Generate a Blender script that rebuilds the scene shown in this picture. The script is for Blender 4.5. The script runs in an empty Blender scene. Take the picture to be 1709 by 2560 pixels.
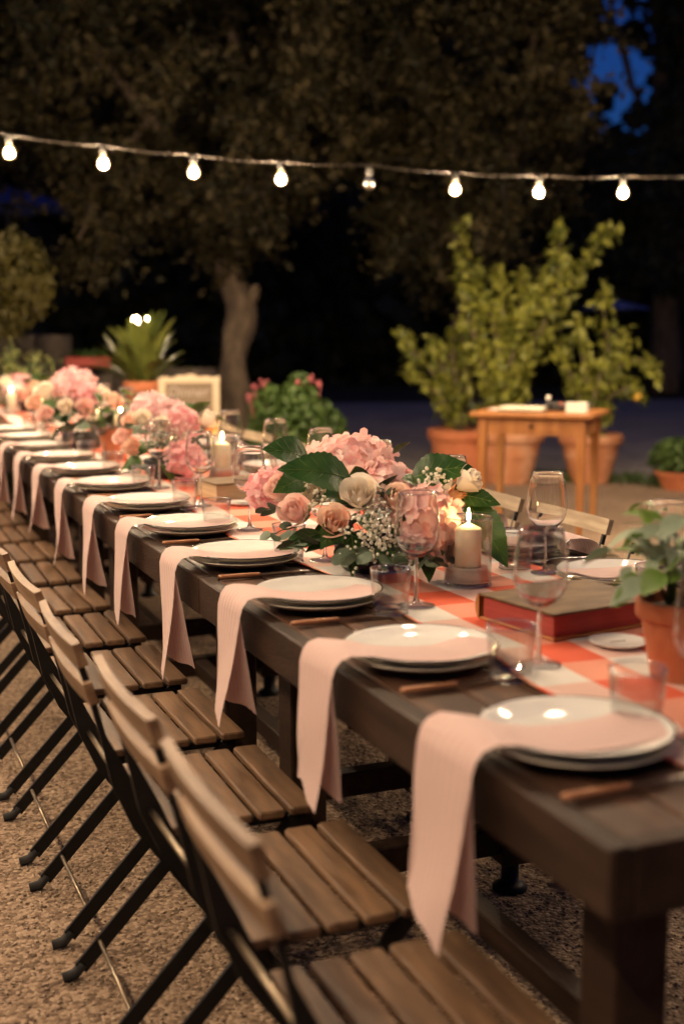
import bpy, math, random
import numpy as np
from mathutils import Vector, Matrix, Euler
PI = math.pi
S = bpy.context.scene
COL = S.collection
rng = np.random.default_rng(7)
random.seed(7)

# ------------------------------------------------------------------ camera
CAM = Vector((-0.7812, 0.0, 1.34)); YAW = 0.3870; PITCH = 0.1470
cd = bpy.data.cameras.new('camera'); cam = bpy.data.objects.new('camera', cd); COL.objects.link(cam)
cam.location = CAM
fwd = Vector((math.sin(YAW)*math.cos(PITCH), math.cos(YAW)*math.cos(PITCH), -math.sin(PITCH)))
cam.rotation_euler = fwd.to_track_quat('-Z', 'Y').to_euler()
cd.sensor_fit = 'VERTICAL'; cd.sensor_height = 36.0; cd.sensor_width = 24.0
cd.lens = 36.0*3210.3/2560.0
cd.clip_start = 0.05; cd.clip_end = 400
cd.dof.use_dof = True; cd.dof.focus_distance = 3.10; cd.dof.aperture_fstop = 2.0
S.camera = cam

# ------------------------------------------------------------------ dusk sky, faint sun, exposure
SUN_EL, SUN_ROT = math.radians(-1.0), math.radians(0)
world = bpy.data.worlds.new('World'); S.world = world; world.use_nodes = True
wn = world.node_tree; bg = wn.nodes['Background']
sky = wn.nodes.new('ShaderNodeTexSky'); sky.sky_type = 'NISHITA'; sky.sun_disc = False
sky.sun_elevation = SUN_EL; sky.sun_rotation = SUN_ROT; sky.ozone_density = 6.0; sky.dust_density = 0.2; sky.air_density = 1.0
wn.links.new(sky.outputs[0], bg.inputs[0]); bg.inputs[1].default_value = 0.08
S.view_settings.view_transform = 'Standard'; S.view_settings.look = 'None'
S.view_settings.exposure = 2.2; S.view_settings.gamma = 1.0; S.view_settings.use_curve_mapping = False
S.render.engine = 'CYCLES'
S.cycles.use_denoising = True
S.cycles.sample_clamp_indirect = 4.0; S.cycles.sample_clamp_direct = 0.0
S.cycles.max_bounces = 12; S.cycles.transparent_max_bounces = 24; S.cycles.diffuse_bounces = 3
S.cycles.glossy_bounces = 4; S.cycles.transmission_bounces = 12
S.cycles.caustics_reflective = False; S.cycles.caustics_refractive = False
BULB = 260.0                     # radiance of a lit festoon bulb
WARM = (1.0, 0.73, 0.45)

# ------------------------------------------------------------------ helpers
def tag(o, label=None, cat=None, group=None, kind=None):
    if label: o['label'] = label
    if cat: o['category'] = cat
    if group: o['group'] = group
    if kind: o['kind'] = kind
    return o
def empty(name, loc=(0, 0, 0), rz=0.0):
    o = bpy.data.objects.new(name, None); COL.objects.link(o)
    o.location = loc; o.rotation_euler = (0, 0, rz); o.empty_display_size = 0.05
    return o
def link(name, me, mat=None, parent=None, loc=(0, 0, 0), rot=(0, 0, 0)):
    o = bpy.data.objects.new(name, me); COL.objects.link(o)
    if mat is not None and not me.materials: me.materials.append(mat)
    o.location = loc; o.rotation_euler = rot
    if parent: o.parent = parent
    return o
def copy_tree(o, parent=None):
    c = o.copy(); COL.objects.link(c); c.parent = parent
    for ch in list(o.children): copy_tree(ch, c)
    return c
class MB:
    def __init__(s): s.v = []; s.f = []; s.uv = None
    def add(s, vs, fs):
        n = len(s.v); s.v += [tuple(v) for v in vs]; s.f += [tuple(i+n for i in f) for f in fs]; return s
    def box(s, x0, x1, y0, y1, z0, z1, M=None, bev=0.0):
        if bev <= 0:
            vs = [(x, y, z) for x in (x0, x1) for y in (y0, y1) for z in (z0, z1)]
            fs = [(0, 1, 3, 2), (4, 6, 7, 5), (0, 4, 5, 1), (2, 3, 7, 6), (0, 2, 6, 4), (1, 5, 7, 3)]
        else:
            b = min(bev, (x1-x0)*.45, (y1-y0)*.45, (z1-z0)*.45)
            def ring(z, d):
                return [(x0+d, y0+b+d*0, z) if 0 else p for p in
                        [(x0+d+b, y0+d, z), (x1-d-b, y0+d, z), (x1-d, y0+d+b, z), (x1-d, y1-d-b, z),
                         (x1-d-b, y1-d, z), (x0+d+b, y1-d, z), (x0+d, y1-d-b, z), (x0+d, y0+d+b, z)]]
            rs = [ring(z0, b*.7), ring(z0+b, 0), ring(z1-b, 0), ring(z1, b*.7)]
            vs = [p for r in rs for p in r]; fs = [tuple(range(7, -1, -1)), tuple(range(24, 32))]
            for k in range(3):
                for i in range(8):
                    j = (i+1) % 8; fs.append((k*8+i, k*8+j, k*8+8+j, k*8+8+i))
        if M is not None: vs = [tuple(M @ Vector(v)) for v in vs]
        return s.add(vs, fs)
    def tube(s, pts, r, n=8, caps=True, flat=None):
        pts = [Vector(p) for p in pts]; rr = r if hasattr(r, '__len__') else [r]*len(pts)
        vs = []; up0 = None
        for i, p in enumerate(pts):
            t = (pts[min(i+1, len(pts)-1)]-pts[max(i-1, 0)]).normalized()
            if up0 is None:
                up0 = Vector((0, 0, 1)) if abs(t.z) < .9 else Vector((0, 1, 0))
            a = t.cross(up0).normalized(); b = a.cross(t).normalized(); up0 = b
            for k in range(n):
                th = 2*PI*k/n; ka, kb = (1, 1) if flat is None else flat
                vs.append(p+a*(rr[i]*ka*math.cos(th))+b*(rr[i]*kb*math.sin(th)))
        fs = []
        for i in range(len(pts)-1):
            for k in range(n):
                j = (k+1) % n; fs.append((i*n+k, i*n+j, i*n+n+j, i*n+n+k))
        if caps: fs += [tuple(range(n-1, -1, -1)), tuple(range((len(pts)-1)*n, len(pts)*n))]
        return s.add(vs, fs)
    def lathe(s, prof, n=32, c=(0, 0, 0), wob=0.0):
        vs = []; fs = []
        for (r, z) in prof:
            for k in range(n):
                th = 2*PI*k/n; q = r*(1+wob*math.sin(3*th+z*20))
                vs.append((c[0]+q*math.cos(th), c[1]+q*math.sin(th), c[2]+z))
        for i in range(len(prof)-1):
            for k in range(n):
                j = (k+1) % n; fs.append((i*n+k, i*n+j, i*n+n+j, i*n+n+k))
        if prof[0][0] > 1e-6 and False: fs.append(tuple(range(n)))
        return s.add(vs, fs)
    def mesh(s, name, smooth=True):
        me = bpy.data.meshes.new(name); me.from_pydata(s.v, [], s.f); me.validate(); me.update()
        if smooth: me.polygons.foreach_set('use_smooth', [True]*len(me.polygons))
        return me
    def build(s, name, mat, parent=None, loc=(0, 0, 0), rot=(0, 0, 0), smooth=True):
        return link(name, s.mesh(name, smooth), mat, parent, loc, rot)
def autosmooth(me, deg=40):
    try: me.set_sharp_from_angle(angle=math.radians(deg))
    except Exception: pass
    return me
def np_mesh(name, V, F, smooth=False):
    me = bpy.data.meshes.new(name); n, k = F.shape
    me.vertices.add(len(V)); me.vertices.foreach_set('co', np.ascontiguousarray(V, dtype=np.float32).ravel())
    me.loops.add(n*k); me.loops.foreach_set('vertex_index', np.ascontiguousarray(F, dtype=np.int32).ravel())
    me.polygons.add(n); me.polygons.foreach_set('loop_start', np.arange(0, n*k, k, dtype=np.int32))
    me.polygons.foreach_set('loop_total', np.full(n, k, dtype=np.int32))
    me.update(calc_edges=True); me.validate()
    if smooth: me.polygons.foreach_set('use_smooth', [True]*len(me.polygons))
    return me

# ------------------------------------------------------------------ materials
def mat(name, c1, c2=None, scale=8.0, rough=0.6, bump=0.0, bscale=None, stretch=(1, 1, 1), detail=4.0, metal=0.0,
        spec=0.5, island=False, trans=0.0, sss=0.0, coat=0.0, c3=None, coord='Object', rrange=0.0):
    m = bpy.data.materials.new(name); m.use_nodes = True; nt = m.node_tree; N = nt.nodes; L = nt.links
    b = N['Principled BSDF']; b.inputs['Roughness'].default_value = rough; b.inputs['Metallic'].default_value = metal
    b.inputs['Specular IOR Level'].default_value = spec
    b.inputs['Base Color'].default_value = (*c1, 1)
    if coat: b.inputs['Coat Weight'].default_value = coat; b.inputs['Coat Roughness'].default_value = 0.1
    if sss:
        b.inputs['Subsurface Weight'].default_value = sss; b.inputs['Subsurface Radius'].default_value = (0.02, 0.012, 0.006)
        b.inputs['Subsurface Scale'].default_value = 1.0
    if c2 is not None or bump:
        tc = N.new('ShaderNodeTexCoord'); mp = N.new('ShaderNodeMapping'); mp.inputs['Scale'].default_value = stretch
        L.new(tc.outputs[coord], mp.inputs[0])
    if c2 is not None:
        nz = N.new('ShaderNodeTexNoise'); nz.inputs['Scale'].default_value = scale; nz.inputs['Detail'].default_value = detail
        L.new(mp.outputs[0], nz.inputs['Vector'])
        oi = N.new('ShaderNodeObjectInfo')
        ad = N.new('ShaderNodeMath'); ad.operation = 'MULTIPLY_ADD'; ad.inputs[1].default_value = 0.22; L.new(oi.outputs['Random'], ad.inputs[0]); L.new(nz.outputs[0], ad.inputs[2])
        if island:
            gi_ = N.new('ShaderNodeNewGeometry'); ad.inputs[1].default_value = .5; L.new(gi_.outputs['Random Per Island'], ad.inputs[0])
        cr = N.new('ShaderNodeValToRGB'); e = cr.color_ramp.elements
        e[0].position = 0.40; e[0].color = (*c1, 1); e[1].position = 0.80; e[1].color = (*c2, 1)
        if c3 is not None:
            k = e.new(0.60); k.color = (*c3, 1)
        L.new(ad.outputs[0], cr.inputs[0]); L.new(cr.outputs[0], b.inputs['Base Color'])
        if rrange:
            rr = N.new('ShaderNodeMath'); rr.operation = 'MULTIPLY_ADD'; rr.inputs[1].default_value = rrange; rr.inputs[2].default_value = rough-rrange*.5
            L.new(nz.outputs[0], rr.inputs[0]); L.new(rr.outputs[0], b.inputs['Roughness'])
    if bump:
        nb = N.new('ShaderNodeTexNoise'); nb.inputs['Scale'].default_value = bscale or scale*3; nb.inputs['Detail'].default_value = 5
        L.new(mp.outputs[0], nb.inputs['Vector'])
        bp = N.new('ShaderNodeBump'); bp.inputs['Strength'].default_value = min(1, bump); bp.inputs['Distance'].default_value = 0.004
        L.new(nb.outputs[0], bp.inputs['Height']); L.new(bp.outputs[0], b.inputs['Normal'])
    if trans:
        tr = N.new('ShaderNodeBsdfTranslucent'); mx = N.new('ShaderNodeMixShader'); mx.inputs[0].default_value = trans
        src = b.inputs['Base Color'].links
        if src: L.new(src[0].from_socket, tr.inputs[0])
        else: tr.inputs[0].default_value = (*c1, 1)
        L.new(b.outputs[0], mx.inputs[1]); L.new(tr.outputs[0], mx.inputs[2]); L.new(mx.outputs[0], N['Material Output'].inputs[0])
    return m
def emit(name, col, s):
    m = bpy.data.materials.new(name); m.use_nodes = True; nt = m.node_tree
    e = nt.nodes.new('ShaderNodeEmission'); e.inputs[0].default_value = (*col, 1); e.inputs[1].default_value = s
    nt.links.new(e.outputs[0], nt.nodes['Material Output'].inputs[0]); nt.nodes.remove(nt.nodes['Principled BSDF']); return m
def thin_glass(name, tint=(0.97, 0.97, 0.96), ior=1.5):
    m = bpy.data.materials.new(name); m.use_nodes = True; nt = m.node_tree; N = nt.nodes; L = nt.links
    N.remove(N['Principled BSDF'])
    t = N.new('ShaderNodeBsdfTransparent'); t.inputs[0].default_value = (*tint, 1)
    g = N.new('ShaderNodeBsdfGlossy'); g.inputs['Roughness'].default_value = 0.02
    lw = N.new('ShaderNodeLayerWeight'); lw.inputs[0].default_value = .5
    pw = N.new('ShaderNodeMath'); pw.operation = 'POWER'; pw.inputs[1].default_value = 2.2; L.new(lw.outputs['Facing'], pw.inputs[0])
    mu = N.new('ShaderNodeMath'); mu.operation = 'MULTIPLY_ADD'; mu.inputs[1].default_value = .85; mu.inputs[2].default_value = .07; mu.use_clamp = True
    L.new(pw.outputs[0], mu.inputs[0])
    mx = N.new('ShaderNodeMixShader'); L.new(mu.outputs[0], mx.inputs[0]); L.new(t.outputs[0], mx.inputs[1]); L.new(g.outputs[0], mx.inputs[2])
    L.new(mx.outputs[0], N['Material Output'].inputs[0]); return m
def edge_highlight(name):  # half-mirror ring material, added to imitate bright refraction along glass rims
    m = bpy.data.materials.new(name); m.use_nodes = True; nt = m.node_tree; N = nt.nodes; L = nt.links; N.remove(N['Principled BSDF'])
    t = N.new('ShaderNodeBsdfTransparent'); g = N.new('ShaderNodeBsdfGlossy'); g.inputs['Roughness'].default_value = 0.12
    mx = N.new('ShaderNodeMixShader'); mx.inputs[0].default_value = .5; L.new(t.outputs[0], mx.inputs[1]); L.new(g.outputs[0], mx.inputs[2]); L.new(mx.outputs[0], N['Material Output'].inputs[0]); return m
def solid_glass(name):
    m = bpy.data.materials.new(name); m.use_nodes = True; b = m.node_tree.nodes['Principled BSDF']
    b.inputs['Transmission Weight'].default_value = 1; b.inputs['Roughness'].default_value = 0.02; b.inputs['IOR'].default_value = 1.5
    b.inputs['Base Color'].default_value = (.97, .97, .97, 1); return m
M = {}
M['plank'] = mat('table_plank', (.040, .019, .011), (.135, .068, .042), 3.0, .50, .5, 40, (9, 1.0, 9), c3=(.066, .035, .023), rrange=.2, spec=.22)
M['rail'] = mat('table_frame', (.020, .0105, .0065), (.048, .026, .017), 4, .55, .35, 40, (7, 1, 7), spec=.22)
M['slat'] = mat('acacia_slat', (.080, .040, .019), (.215, .118, .060), 5.0, .50, .35, 40, (9, 1.1, 9), c3=(.130, .070, .035), rrange=.2)
M['slat_pale'] = mat('weathered_slat', (.26, .19, .12), (.46, .36, .24), 6.0, .6, .35, 40, (9, 1.1, 9), c3=(.35, .26, .17))
M['slat_back'] = mat('back_slat', (.15, .080, .040), (.33, .205, .115), 5.0, .5, .35, 40, (9, 1.1, 9), c3=(.22, .125, .066))
M['steel'] = mat('black_steel', (.006, .0055, .0055), (.011, .0095, .0085), 30, .5, .1, 200, spec=.3)
M['brass'] = mat('bare_rod', (.30, .24, .17), None, rough=.35, metal=.9)
M['cap'] = mat('rubber_cap', (.012, .012, .012), (.03, .028, .026), 40, .75)
M['bolt'] = mat('bolt', (.55, .52, .48), None, rough=.3, metal=1)
M['enamel'] = mat('enamel', (.80, .78, .75), None, rough=.04)
M['cream'] = mat('enamel_warm_light', (.66, .60, .50), None, rough=.10)  # cream tone stands for warm light falling on the lower plates
M['rimline'] = mat('rim_line', (.03, .03, .035), None, rough=.25, coat=.3)
M['glass'] = thin_glass('thin_glass', (.95, .95, .94)); M['sglass'] = solid_glass('solid_glass'); M['eglass'] = edge_highlight('edge_highlight_ring')
M['copper'] = mat('copper_handle', (.36, .15, .07), (.46, .21, .10), 30, .38, metal=.25)
M['silver'] = mat('silver', (.62, .60, .57), None, rough=.22, metal=1)
M['wax'] = mat('wax', (.93, .86, .66), None, rough=.5, sss=.12)
M['sand'] = mat('sand', (.72, .62, .56), (.82, .74, .68), 200, .9, .4, 300)
M['wick'] = mat('wick', (.02, .015, .01), None, rough=.9)
M['flame'] = emit('flame', (1.0, .62, .22), 60)
M['bulb_on'] = emit('bulb_on', WARM, BULB*2.1)
def shell():
    m = emit('bulb_shell', (1.0, .58, .22), .55); nt = m.node_tree; e = [n for n in nt.nodes if n.type == 'EMISSION'][0]
    t = nt.nodes.new('ShaderNodeBsdfTransparent'); a = nt.nodes.new('ShaderNodeAddShader'); nt.links.new(e.outputs[0], a.inputs[0]); nt.links.new(t.outputs[0], a.inputs[1]); nt.links.new(a.outputs[0], nt.nodes['Material Output'].inputs[0]); return m
M['bulb_shell'] = shell()
M['lamp_on'] = emit('lamp_on', WARM, 30.0)
M['socket'] = mat('socket', (.05, .045, .04), None, rough=.5)
M['cable'] = mat('cable', (.045, .034, .026), None, rough=.6)
M['terracotta'] = mat('terracotta', (.36, .135, .062), (.60, .34, .21), 5, .85, .35, 60, c3=(.48, .20, .095))
M['terra_deep'] = mat('terracotta_deep', (.38, .11, .045), (.50, .17, .075), 7, .8, .25, 60)
M['soil'] = mat('soil', (.03, .02, .013), (.06, .04, .025), 60, .95, .6)
M['desk'] = mat('pine_desk', (.27, .10, .026), (.42, .185, .055), 3, .45, .2, 30, (8, 8, 1.2), c3=(.34, .135, .038))
M['paper'] = mat('paper', (.75, .68, .52), (.80, .74, .60), 20, .8)
M['white_card'] = mat('white_card', (.78, .74, .66), None, rough=.6)
M['dark_thing'] = mat('dark_plastic', (.02, .018, .017), None, rough=.4)
M['redbit'] = mat('red_cap', (.55, .10, .05), None, rough=.5)
M['book_red'] = mat('red_pages', (.30, .028, .022), (.42, .060, .045), 6, .75, .5, 200, (1, 1, 22))
M['book_top'] = mat('book_cover', (.060, .034, .017), (.17, .105, .056), 5, .7, .3, 40, (2, 6, 1), c3=(.105, .064, .034), spec=.25)
M['book_orange'] = mat('book_back', (.40, .14, .035), (.52, .22, .07), 8, .6)
M['pages'] = mat('page_edges', (.52, .36, .20), (.72, .56, .36), 6, .8, .6, 200, (1, 1, 26))
M['bark'] = mat('bark', (.055, .038, .026), (.145, .105, .072), 7, .9, .9, 14, (2, 2, .7), c3=(.09, .064, .044))
M['leaf_oak'] = mat('tree_leaf', (.004, .0045, .0013), (.025, .0190, .006), 1.2, .7, trans=.2, c3=(.010, .0092, .003), spec=.2, island=True)
M['twig'] = mat('twig', (.010, .008, .005), None, rough=.9)
M['leaf_far'] = mat('far_leaf', (.010, .014, .008), (.022, .026, .014), 1.0, .8, island=True)
M['leaf_lemon'] = mat('lemon_leaf', (.055, .075, .012), (.29, .30, .050), 2.2, .5, trans=.3, c3=(.13, .15, .024), island=True)
M['leaf_left'] = mat('left_leaf', (.022, .028, .006), (.095, .080, .016), 2.2, .55, trans=.3, island=True)
M['leaf_herb'] = mat('herb_leaf', (.08, .12, .03), (.26, .27, .085), 4, .6, trans=.3, island=True)
M['leaf_bush'] = mat('bush_leaf', (.024, .060, .010), (.075, .13, .028), 4, .55, trans=.3, island=True)
M['leaf_strap'] = mat('strap_leaf', (.055, .085, .018), (.22, .24, .05), 3, .35, trans=.2)
M['stem'] = mat('stem', (.10, .075, .04), (.16, .12, .07), 20, .8)
M['greenstem'] = mat('green_stem', (.06, .10, .03), None, rough=.6)
M['hyd_leaf'] = mat('hydrangea_leaf', (.018, .065, .010), (.060, .135, .028), 14, .36, .3, 60, c3=(.032, .092, .016))
M['vein'] = mat('leaf_vein', (.14, .22, .055), None, rough=.5)
M['euc'] = mat('eucalyptus', (.075, .115, .075), (.15, .20, .13), 18, .6)
M['sage'] = mat('sage_leaf', (.20, .27, .19), (.34, .40, .28), 18, .7, trans=.15)
M['sage_green'] = mat('fresh_leaf', (.10, .19, .025), (.17, .28, .05), 18, .5, trans=.2)
M['petal_pink'] = mat('hydrangea_petal', (.86, .42, .41), (.94, .71, .67), 25, .6, trans=.35, c3=(.91, .56, .53), island=True)
M['petal_pale'] = mat('pale_pink_petal', (.84, .50, .52), (.93, .72, .71), 25, .6, trans=.35, island=True)
M['petal_hot'] = mat('hot_pink_petal', (.80, .31, .36), (.90, .58, .58), 22, .6, trans=.35, island=True)
M['petal_cream'] = mat('cream_petal', (.92, .77, .60), (.95, .87, .76), 18, .55, trans=.3, island=True)
M['petal_peach'] = mat('peach_petal', (.94, .50, .37), (.95, .70, .56), 18, .55, trans=.3, island=True)
M['petal_rose'] = mat('rose_pink_petal', (.94, .50, .45), (.95, .70, .63), 18, .55, trans=.3, island=True)
M['petal_orange'] = mat('orange_petal', (.80, .30, .10), (.88, .50, .26), 18, .55, trans=.3, island=True)
M['gyp'] = mat('white_blossom', (.82, .78, .66), None, rough=.7)
M['darkbowl'] = mat('dark_bowl', (.03, .026, .022), None, rough=.4)
M['lemon'] = mat('lemon_skin', (.52, .30, .03), (.58, .38, .05), 20, .45)
M['sign_frame'] = mat('sign_frame', (.55, .42, .29), (.65, .52, .37), 6, .65)
M['sign_board'] = mat('sign_board', (.20, .145, .10), None, rough=.8)
M['chalk'] = mat('chalk', (.44, .37, .32), None, rough=.9)
M['stone'] = mat('wall_stone', (.055, .042, .034), (.11, .088, .072), 4, .9, .6, 20)
M['mortar'] = mat('wall_mortar', (.07, .055, .045), None, rough=.95)
M['red_tray'] = mat('red_tray', (.30, .035, .025), None, rough=.6)
M['parasol'] = mat('parasol_cloth', (.10, .14, .36), None, rough=.8)
M['pole'] = mat('parasol_pole', (.10, .09, .08), None, rough=.5)
M['pinkbloom'] = mat('geranium_pink', (.45, .12, .14), None, rough=.6, trans=.2)
M['amber'] = thin_glass('amber_glass', (.85, .42, .12))

def gravel_material(name, cA, cB, cC, sc, bstr):
    m = bpy.data.materials.new(name); m.use_nodes = True; nt = m.node_tree; N = nt.nodes; L = nt.links; b = N['Principled BSDF']
    b.inputs['Roughness'].default_value = .9; b.inputs['Specular IOR Level'].default_value = .25
    tc = N.new('ShaderNodeTexCoord')
    v = N.new('ShaderNodeTexVoronoi'); v.inputs['Scale'].default_value = sc; L.new(tc.outputs['Object'], v.inputs['Vector'])
    v2 = N.new('ShaderNodeTexVoronoi'); v2.inputs['Scale'].default_value = sc*.45; L.new(tc.outputs['Object'], v2.inputs['Vector'])
    nz = N.new('ShaderNodeTexNoise'); nz.inputs['Scale'].default_value = 1.3; nz.inputs['Detail'].default_value = 5; L.new(tc.outputs['Object'], nz.inputs['Vector'])
    cr = N.new('ShaderNodeValToRGB'); e = cr.color_ramp.elements; e[0].position = .1; e[0].color = (*cA, 1); e[1].position = .9; e[1].color = (*cB, 1)
    k = e.new(.5); k.color = (*cC, 1)
    sep = N.new('ShaderNodeSeparateColor'); L.new(v.outputs['Color'], sep.inputs[0]); L.new(sep.outputs[0], cr.inputs[0])
    mx = N.new('ShaderNodeMix'); mx.data_type = 'RGBA'; mx.blend_type = 'MULTIPLY'; mx.inputs[0].default_value = .55
    r2 = N.new('ShaderNodeValToRGB'); r2.color_ramp.elements[0].position = .3; r2.color_ramp.elements[0].color = (.55, .5, .46, 1); r2.color_ramp.elements[1].position = .7
    L.new(nz.outputs[0], r2.inputs[0]); L.new(cr.outputs[0], mx.inputs[6]); L.new(r2.outputs[0], mx.inputs[7]); L.new(mx.outputs[2], b.inputs['Base Color'])
    ad = N.new('ShaderNodeMath'); ad.operation = 'ADD'; L.new(v.outputs['Distance'], ad.inputs[0]); L.new(v2.outputs['Distance'], ad.inputs[1])
    bp = N.new('ShaderNodeBump'); bp.invert = True; bp.inputs['Strength'].default_value = bstr; bp.inputs['Distance'].default_value = .006
    L.new(ad.outputs[0], bp.inputs['Height']); L.new(bp.outputs[0], b.inputs['Normal']); return m
M['gravel'] = gravel_material('gravel', (.17, .115, .080), (.46, .34, .245), (.32, .225, .155), 100, .8)
M['road'] = gravel_material('road', (.34, .30, .26), (.56, .50, .44), (.46, .41, .36), 60, .5)
M['earth'] = mat('earth', (.018, .016, .011), (.035, .03, .02), 2, .95)

def gingham():
    m = bpy.data.materials.new('gingham'); m.use_nodes = True; nt = m.node_tree; N = nt.nodes; L = nt.links; b = N['Principled BSDF']
    b.inputs['Roughness'].default_value = .85; b.inputs['Specular IOR Level'].default_value = .2
    tc = N.new('ShaderNodeTexCoord'); sp = N.new('ShaderNodeSeparateXYZ'); L.new(tc.outputs['UV'], sp.inputs[0])
    def stripe(sock, period, off):
        a = N.new('ShaderNodeMath'); a.operation = 'ADD'; a.inputs[1].default_value = off; L.new(sock, a.inputs[0])
        d = N.new('ShaderNodeMath'); d.operation = 'DIVIDE'; d.inputs[1].default_value = period; L.new(a.outputs[0], d.inputs[0])
        f = N.new('ShaderNodeMath'); f.operation = 'FRACT'; L.new(d.outputs[0], f.inputs[0])
        g = N.new('ShaderNodeMath'); g.operation = 'LESS_THAN'; g.inputs[1].default_value = .52; L.new(f.outputs[0], g.inputs[0]); return g.outputs[0]
    sx = stripe(sp.outputs[0], .186, -.348+.186*4); sy = stripe(sp.outputs[1], .24, .11)
    def mixc(f, a, bb):
        x = N.new('ShaderNodeMix'); x.data_type = 'RGBA'; L.new(f, x.inputs[0])
        for i, q in ((6, a), (7, bb)):
            if isinstance(q, tuple): x.inputs[i].default_value = (*q, 1)
            else: L.new(q, x.inputs[i])
        return x.outputs[2]
    red = mixc(sy, (.80, .33, .235), (.77, .135, .070)); wh = mixc(sy, (.80, .77, .74), (.80, .54, .48))
    col = mixc(sx, wh, red)
    nz = N.new('ShaderNodeTexNoise'); nz.inputs['Scale'].default_value = 260; L.new(tc.outputs['UV'], nz.inputs['Vector'])
    mm = N.new('ShaderNodeMix'); mm.data_type = 'RGBA'; mm.blend_type = 'MULTIPLY'; mm.inputs[0].default_value = .25
    L.new(col, mm.inputs[6]); L.new(nz.outputs[0], mm.inputs[7]); L.new(mm.outputs[2], b.inputs['Base Color'])
    bp = N.new('ShaderNodeBump'); bp.inputs['Strength'].default_value = .3; bp.inputs['Distance'].default_value = .001; L.new(nz.outputs[0], bp.inputs['Height']); L.new(bp.outputs[0], b.inputs['Normal'])
    return m
M['gingham'] = gingham()
def napkin_mat():
    m = bpy.data.materials.new('pleated_napkin'); m.use_nodes = True; nt = m.node_tree; N = nt.nodes; L = nt.links; b = N['Principled BSDF']
    b.inputs['Roughness'].default_value = .85; b.inputs['Specular IOR Level'].default_value = .2; b.inputs['Sheen Weight'].default_value = .2
    tc = N.new('ShaderNodeTexCoord'); sp = N.new('ShaderNodeSeparateXYZ'); L.new(tc.outputs['UV'], sp.inputs[0])
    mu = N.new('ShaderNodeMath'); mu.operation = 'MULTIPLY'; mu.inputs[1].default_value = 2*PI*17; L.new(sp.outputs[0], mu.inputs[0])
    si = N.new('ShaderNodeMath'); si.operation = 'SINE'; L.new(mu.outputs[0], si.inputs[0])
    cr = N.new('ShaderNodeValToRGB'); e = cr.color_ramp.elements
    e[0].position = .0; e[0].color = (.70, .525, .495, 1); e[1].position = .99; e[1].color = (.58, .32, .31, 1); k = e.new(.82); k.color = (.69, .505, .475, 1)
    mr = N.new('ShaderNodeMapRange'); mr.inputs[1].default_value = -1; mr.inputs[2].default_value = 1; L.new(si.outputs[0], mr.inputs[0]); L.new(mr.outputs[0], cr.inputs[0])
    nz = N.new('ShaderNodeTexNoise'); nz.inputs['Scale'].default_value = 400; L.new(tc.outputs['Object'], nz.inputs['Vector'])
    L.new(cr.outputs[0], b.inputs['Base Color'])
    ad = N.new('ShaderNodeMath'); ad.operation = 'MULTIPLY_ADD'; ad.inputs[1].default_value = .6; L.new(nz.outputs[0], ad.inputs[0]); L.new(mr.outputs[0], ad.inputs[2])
    bp = N.new('ShaderNodeBump'); bp.invert = True; bp.inputs['Strength'].default_value = .35; bp.inputs['Distance'].default_value = .0008
    L.new(ad.outputs[0], bp.inputs['Height']); L.new(bp.outputs[0], b.inputs['Normal'])
    tr = N.new('ShaderNodeBsdfTranslucent'); L.new(cr.outputs[0], tr.inputs[0]); mx = N.new('ShaderNodeMixShader'); mx.inputs[0].default_value = .12
    L.new(b.outputs[0], mx.inputs[1]); L.new(tr.outputs[0], mx.inputs[2]); L.new(mx.outputs[0], N['Material Output'].inputs[0]); return m
M['napkin'] = napkin_mat()

ORD = ['first', 'second', 'third', 'fourth', 'fifth', 'sixth', 'seventh', 'eighth', 'ninth', 'tenth', 'eleventh', 'twelfth', 'thirteenth', 'fourteenth', 'fifteenth', 'sixteenth', 'seventeenth', 'eighteenth']
T = 0.765

# ================================================================== THE SETTING
def sheet(name, pts, z, mt):
    m = MB(); m.add([(x, y, z) for x, y in pts], [tuple(range(len(pts)))]); return tag(m.build(name, mt, smooth=False), kind='structure')
sheet('ground', [(-150, -150), (200, -150), (200, 200), (-150, 200)], -0.03, M['earth'])
court = [(-8, -8), (14, -8), (14, 3.6), (8.6, 6.9), (5.75, 8.75), (5.0, 9.35), (4.2, 9.85), (3.3, 10.3), (1.9, 10.75), (-8, 12.5)]
sheet('gravel_court', court, 0.0, M['gravel'])
sheet('road', [(-8, 12.5), (1.9, 10.75), (3.3, 10.3), (4.2, 9.85), (5.0, 9.35), (5.75, 8.75), (8.6, 6.9), (14, 3.6), (40, 6), (40, 14), (9.5, 19.5), (-8, 24)], -0.012, M['road'])

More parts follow.
